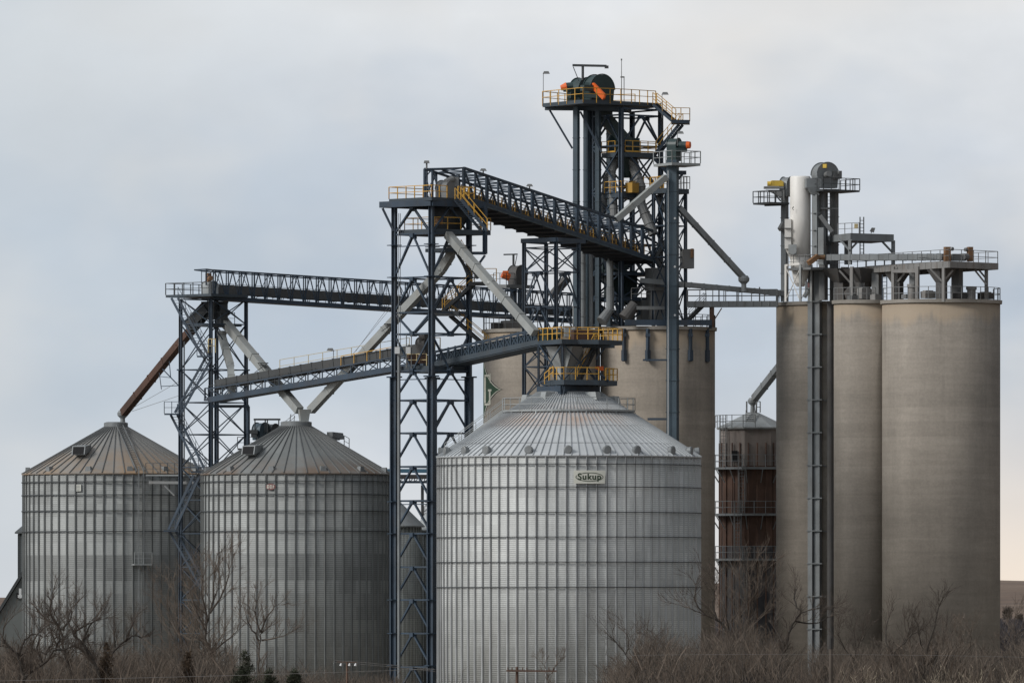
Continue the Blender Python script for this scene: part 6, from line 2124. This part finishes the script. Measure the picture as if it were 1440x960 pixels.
def scrub():
    rnd = random.Random(77)
    def clump(x):
        return (math.sin(x * 0.043 + 1) + 0.7 * math.sin(x * 0.113 + 2.1) + 0.5 * math.sin(x * 0.031) + 0.5 * math.sin(x * 0.241)) / 2.0
    def top(x):
        c = clump(x)
        if x < 330: return 902 - 12 * c
        if x < 430: return 930 - 8 * c
        if x < 560: return 940 - 4 * c
        if x < 850: return 962
        if x < 900: return 918 - 10 * c
        if x < 1100: return 880 - 16 * c
        if x < 1230: return 905 - 16 * c
        return 893 - 18 * c
    beds = [('scrub', SCRUB, 'tangled brown winter scrub along the bottom edge', 9500, 715, 775, 0, 30),
            ('brush', TWIG_B, 'paler grey tan brush stems standing in the brown scrub', 3400, 700, 750, 6, 30),
            ('thicket', BARK_A, 'darkest low thicket stems at the foot of the scrub', 3600, 705, 770, 16, 26)]
    for (nm, mt, lab, cnt, ya, yb, off, sg) in beds:
        mb = MB()
        for i in range(cnt):
            x = rnd.uniform(-30, 1470)
            ty = top(x) + off + abs(rnd.gauss(0, sg)) - (abs(rnd.gauss(0, 12)) if rnd.random() < 0.12 else 0)
            Y = rnd.uniform(ya, yb)
            if ty > 985: continue
            h = zz(ty, Y)
            if h < 0.8: continue
            p = Vector((*xy(x, Y), max(0, h - rnd.uniform(1.6, 3.4))))
            d = Vector((rnd.gauss(0, 0.36), rnd.gauss(0, 0.34), 1)).normalized()
            L = h - p.z
            m = p + d * (L * 0.55)
            d2 = (d + Vector((rnd.gauss(0, 0.45), rnd.gauss(0, 0.4), 0))).normalized()
            q = m + d2 * (L * 0.45)
            r = rnd.uniform(0.008, 0.018) if i % 9 else rnd.uniform(0.022, 0.038)
            mb.tube(p, m, r * 1.5, r, 3, False); mb.tube(m, q, r, r * 0.4, 3, False)
            for k in range(3):
                d3 = (d2 + Vector((rnd.gauss(0, 0.6), rnd.gauss(0, 0.6), rnd.uniform(-.1, .3)))).normalized()
                s = p.lerp(q, rnd.uniform(0.35, 0.95))
                mb.tube(s, s + d3 * rnd.uniform(0.3, 1.0), r * 0.65, r * 0.3, 3, False)
        o = mb.build(nm, mt)
        tag(o, lab, nm, None, 'stuff')
    # pale weeds at the lower right
    mb = MB()
    for i in range(420):
        x = rnd.choice((rnd.gauss(1222, 16), rnd.gauss(1318, 10), rnd.gauss(1368, 12), rnd.gauss(1425, 16)))
        Y = rnd.uniform(700, 745)
        ty = 932 + abs(rnd.gauss(0, 22)) + abs(rnd.gauss(0, 6))
        h = zz(ty, Y)
        p = Vector((*xy(x, Y), max(0.0, h - rnd.uniform(1.5, 2.4))))
        d = Vector((rnd.gauss(0, 0.38), rnd.gauss(0, 0.38), 1))
        q = p + d * ((h - p.z) * rnd.uniform(0.5, 1.1))
        mb.tube(p, q, 0.016, 0.01, 3, False)
        mb.tube(q, q + Vector((rnd.gauss(0, .12), 0, 0.25)), 0.035, 0.01, 3, False)
    o = mb.build('tall_weeds', REED)
    tag(o, 'pale dry weeds standing at the lower right', 'weeds', None, 'stuff')
    # leafless wood far off beside the right silos
    mb = MB()
    for i in range(5200):
        x = rnd.uniform(1385, 1500) if i % 3 else rnd.uniform(985, 1060)
        Y = rnd.uniform(1150, 1330)
        hh = rnd.uniform(3.0, 6.2)
        b = Vector((*xy(x, Y), 0)); q = b + Vector((rnd.gauss(0, 0.8), rnd.gauss(0, 0.8), hh))
        mb.tube(b, q, 0.09, 0.03, 3, False)
        for k in range(3):
            s = b.lerp(q, rnd.uniform(0.35, 0.9)); mb.tube(s, s + Vector((rnd.gauss(0, 1), rnd.gauss(0, 1), rnd.uniform(0.4, 1.4))), 0.05, 0.02, 3, False)
    o = mb.build('far_wood', WOODF)
    tag(o, 'dark leafless wood far off past the right silos', 'wood', None, 'stuff')
scrub()

def hill_bush(label, x, Y, ty, by, rpx, seed):
    rnd = random.Random(seed)
    zb = zz(by, Y); b = Vector((*xy(x, Y), zb))
    root = thing('bush', label, 'bush', b)
    t = MB(); c = MB()
    H = zz(ty, Y) - zb; W = u(rpx, Y)
    for i in range(60):
        b2_ = b + Vector((rnd.gauss(0, .35) * W, rnd.gauss(0, .35) * W, -0.3))
        q = b2_ + Vector((rnd.gauss(0, .35) * W, rnd.gauss(0, .35) * W, 0.3 + H * rnd.uniform(0.35, 1.0)))
        t.tube(b2_, q, 0.06, 0.02, 3, False)
        for k in range(14):
            p = b2_.lerp(q, rnd.uniform(.1, 1)); c.tube(p, p + Vector((rnd.gauss(0, .25) * W, rnd.gauss(0, .25) * W, rnd.uniform(-.1, .25) * H)), 0.04, 0.02, 3, False)
    t.build('stems', BARK_A, root); c.build('crown', TWIG_A, root)
hill_bush('dark bush on the brown hillside right of the front right silo', 1416, 1560, 852, 868, 7, 1)
hill_bush('smaller bush by the far ridge at the right edge', 1434, 1580, 862, 871, 5, 2)

# ================================================================== POLES AND WIRES
def poles():
    r = thing('utility_pole', 'wooden utility pole with two crossarms before the silver bin', 'pole', (*xy(727, 690), 0))
    mb = MB(); mb.tube((*xy(727, 690), 0), P(727, 937, 690), 0.14, 0.1, 8); mb.build('post', POLEW, r)
    for y in (942.5,):
        a = MB(); a.beam(P(712, y, 689.8), P(783, y + 0.5, 689.8), 0.1, 0.12); a.build('crossarm', POLEW, r)
    for x in (714, 720, 735, 741, 772, 778):
        a = MB(); a.tube(P(x, 942, 689.8), P(x, 937.5, 689.8), 0.05, 0.035, 6); a.build('insulator', POLEW, r)
    r = thing('utility_pole', 'plain dark topped post before the middle right silo', 'pole', (*xy(1168, 700), 0))
    mb = MB(); mb.tube((*xy(1168.5, 700), 0), P(1168.5, 905, 700), 0.17, 0.12, 8); mb.build('post', BARK_B, r)
    mb = MB(); mb.tube(P(1168.5, 912, 700), P(1168.5, 897, 700), 0.14, 0.1, 8); mb.build('cap', LOGOK, r)
    # wires
    def wire(label, pts, rad=0.016):
        o = MB()
        for a, b in zip(pts[:-1], pts[1:]):
            o.tube(a, b, rad, rad, 4, False)
        ob = o.build('overhead_wire', WIREM)
        tag(ob, label, 'wire', 'overhead wires')
    def cat(x0, y0, x1, y1, Y, sag, n=20):
        return [P(x0 + (x1 - x0) * i / n, y0 + (y1 - y0) * i / n + sag * 4 * (i / n) * (1 - i / n), Y) for i in range(n + 1)]
    wire('long pale wire crossing low from the left edge to the tall tower foot', cat(-20, 957, 610, 940, 680, 1.5))
    wire('upper wire sagging from the white insulators to the right', cat(470, 928, 612, 941, 684, -1))
    wire('lower wire sagging from the white insulators to the right', cat(470, 931, 612, 943.5, 684, -1))
    wire('faint wire before the right silos running off the right edge', cat(880, 921, 1460, 924, 690, -3), 0.010)
    g = thing('insulator_rack', 'row of white insulators on a short arm before the second bin', 'insulators', P(490, 935, 684))
    mb = MB(); mb.beam(P(474, 930, 684), P(502, 930.6, 684), 0.06); mb.beam(P(488, 930, 684), P(488, 990, 684), 0.1); mb.build('arm', POLEW, g)
    for x in (479, 491, 499.5):
        mb = MB(); mb.tube(P(x, 935.5, 684), P(x + 1, 932, 684), 0.1, 0.05, 8); mb.build('insulator', CERAM, g)
poles()

# ================================================================== SKY, SUN, CAMERA
SUN_AZ = R_(64)        # to the left of the line back to the camera
SUN_EL = R_(34)
def world():
    w = bpy.data.worlds.new('World')
    sc.world = w
    w.use_nodes = True
    nt = w.node_tree
    for n in list(nt.nodes): nt.nodes.remove(n)
    out = N(nt, 'ShaderNodeOutputWorld')
    sky = N(nt, 'ShaderNodeTexSky', sky_type='NISHITA')
    sky.sun_disc = False
    sky.sun_elevation = SUN_EL
    sky.sun_rotation = PI + SUN_AZ
    sky.air_density = 1.0; sky.dust_density = 2.0
    bg1 = N(nt, 'ShaderNodeBackground'); bg1.inputs[1].default_value = 0.08
    nt.links.new(sky.outputs[0], bg1.inputs[0])
    tc = N(nt, 'ShaderNodeTexCoord')
    nrm = N(nt, 'ShaderNodeVectorMath', operation='NORMALIZE')
    nt.links.new(tc.outputs['Generated'], nrm.inputs[0])
    v = nrm.outputs[0]
    sp = N(nt, 'ShaderNodeSeparateXYZ'); nt.links.new(v, sp.inputs[0])
    x, y, z = sp.outputs
    n1 = noise(nt, v, 14.0, 5, 0.5, (1.0, 1.0, 2.2))
    n2 = noise(nt, v, 45.0, 5, 0.55, (1.0, 1.0, 1.6))
    zc = M_(nt, 'ADD', z, M_(nt, 'MULTIPLY', M_(nt, 'SUBTRACT', n1, 0.5), 0.055))
    cr = N(nt, 'ShaderNodeValToRGB')
    e = cr.color_ramp.elements
    e[0].position = 0.0; e[0].color = (0.70, 0.715, 0.745, 1)
    e[1].position = 1.0; e[1].color = (0.62, 0.65, 0.70, 1)
    for p_, c_ in ((0.10, (0.63, 0.665, 0.71, 1)), (0.24, (0.52, 0.58, 0.65, 1)), (0.44, (0.485, 0.55, 0.635, 1)), (0.60, (0.61, 0.645, 0.695, 1)), (0.78, (0.72, 0.735, 0.755, 1))):
        q = e.new(p_); q.color = c_
    nt.links.new(remap(nt, zc, 0.0, 0.08, 0, 1), cr.inputs[0])
    col = cr.outputs[0]
    f2 = remap(nt, n2, 0.3, 0.7, 0.93, 1.07)
    col = scalec(nt, col, f2)
    # broad patches: creamy thin cloud and bluish gaps
    n3 = noise(nt, v, 26.0, 4, 0.5, (1.0, 1.0, 1.5))
    col = mixc(nt, remap(nt, n3, 0.48, 0.66, 0.0, 0.7), col, (0.73, 0.715, 0.70))
    n4 = noise(nt, v, 19.0, 4, 0.5, (1.0, 1.0, 1.9))
    col = mixc(nt, remap(nt, n4, 0.50, 0.68, 0.0, 0.62), col, (0.40, 0.485, 0.60))
    col = mixc(nt, remap(nt, x, -0.055, 0.005, 0.55, 0.0), col, (0.50, 0.56, 0.615), 'MIX')
    # a clear warm gap low on the right
    wa = M_(nt, 'MULTIPLY', remap(nt, z, 0.002, 0.026, 1.0, 0.0), remap(nt, x, 0.012, 0.048, 0.0, 1.0))
    col = mixc(nt, wa, col, (0.88, 0.77, 0.66))
    # the overcast is thin towards the hidden sun and heavy on the other side
    sx = M_(nt, 'ADD', M_(nt, 'MULTIPLY', x, -math.sin(SUN_AZ)), M_(nt, 'MULTIPLY', y, -math.cos(SUN_AZ)))
    g = remap(nt, sx, -1.0, 1.0, 0.16, 1.2)
    gy = remap(nt, y, 0.90, 0.985, 0.0, 1.0)      # ahead, the cloud is as bright as the picture shows
    gg = N(nt, 'ShaderNodeMix'); gg.data_type = 'FLOAT'
    nt.links.new(gy, gg.inputs[0]); nt.links.new(g, gg.inputs[2]); gg.inputs[3].default_value = 1.0
    col = scalec(nt, col, gg.outputs[0])
    bg2 = N(nt, 'ShaderNodeBackground'); bg2.inputs[1].default_value = 1.0
    nt.links.new(col, bg2.inputs[0])
    mx = N(nt, 'ShaderNodeMixShader')
    nt.links.new(remap(nt, n1, 0.3, 0.7, 0.97, 0.90), mx.inputs[0])
    nt.links.new(bg1.outputs[0], mx.inputs[1]); nt.links.new(bg2.outputs[0], mx.inputs[2])
    nt.links.new(mx.outputs[0], out.inputs[0])
world()

sl = bpy.data.lights.new('sun', 'SUN')
sl.energy = 1.9
sl.angle = R_(18)
sl.color = (1.0, 0.97, 0.93)
so = bpy.data.objects.new('sun', sl)
COL.objects.link(so)
tos = Vector((-math.sin(SUN_AZ) * math.cos(SUN_EL), -math.cos(SUN_AZ) * math.cos(SUN_EL), math.sin(SUN_EL)))
so.rotation_euler = tos.to_track_quat('Z', 'Y').to_euler()
so.location = (-200, 500, 200)

cam = bpy.data.cameras.new('camera')
cam.sensor_width = 36.0
cam.lens = 36.0 * S / 1440.0
cam.shift_y = (HY - 480.0) / 1440.0
cam.clip_start = 1.0
cam.clip_end = 20000.0
co = bpy.data.objects.new('camera', cam)
COL.objects.link(co)
co.location = (0, 0, CZ)
co.rotation_euler = (R_(90), 0, 0)
sc.camera = co

sc.view_settings.view_transform = 'Standard'
sc.view_settings.look = 'None'
sc.view_settings.exposure = 0.14
sc.view_settings.gamma = 1.0
sc.view_settings.use_curve_mapping = False
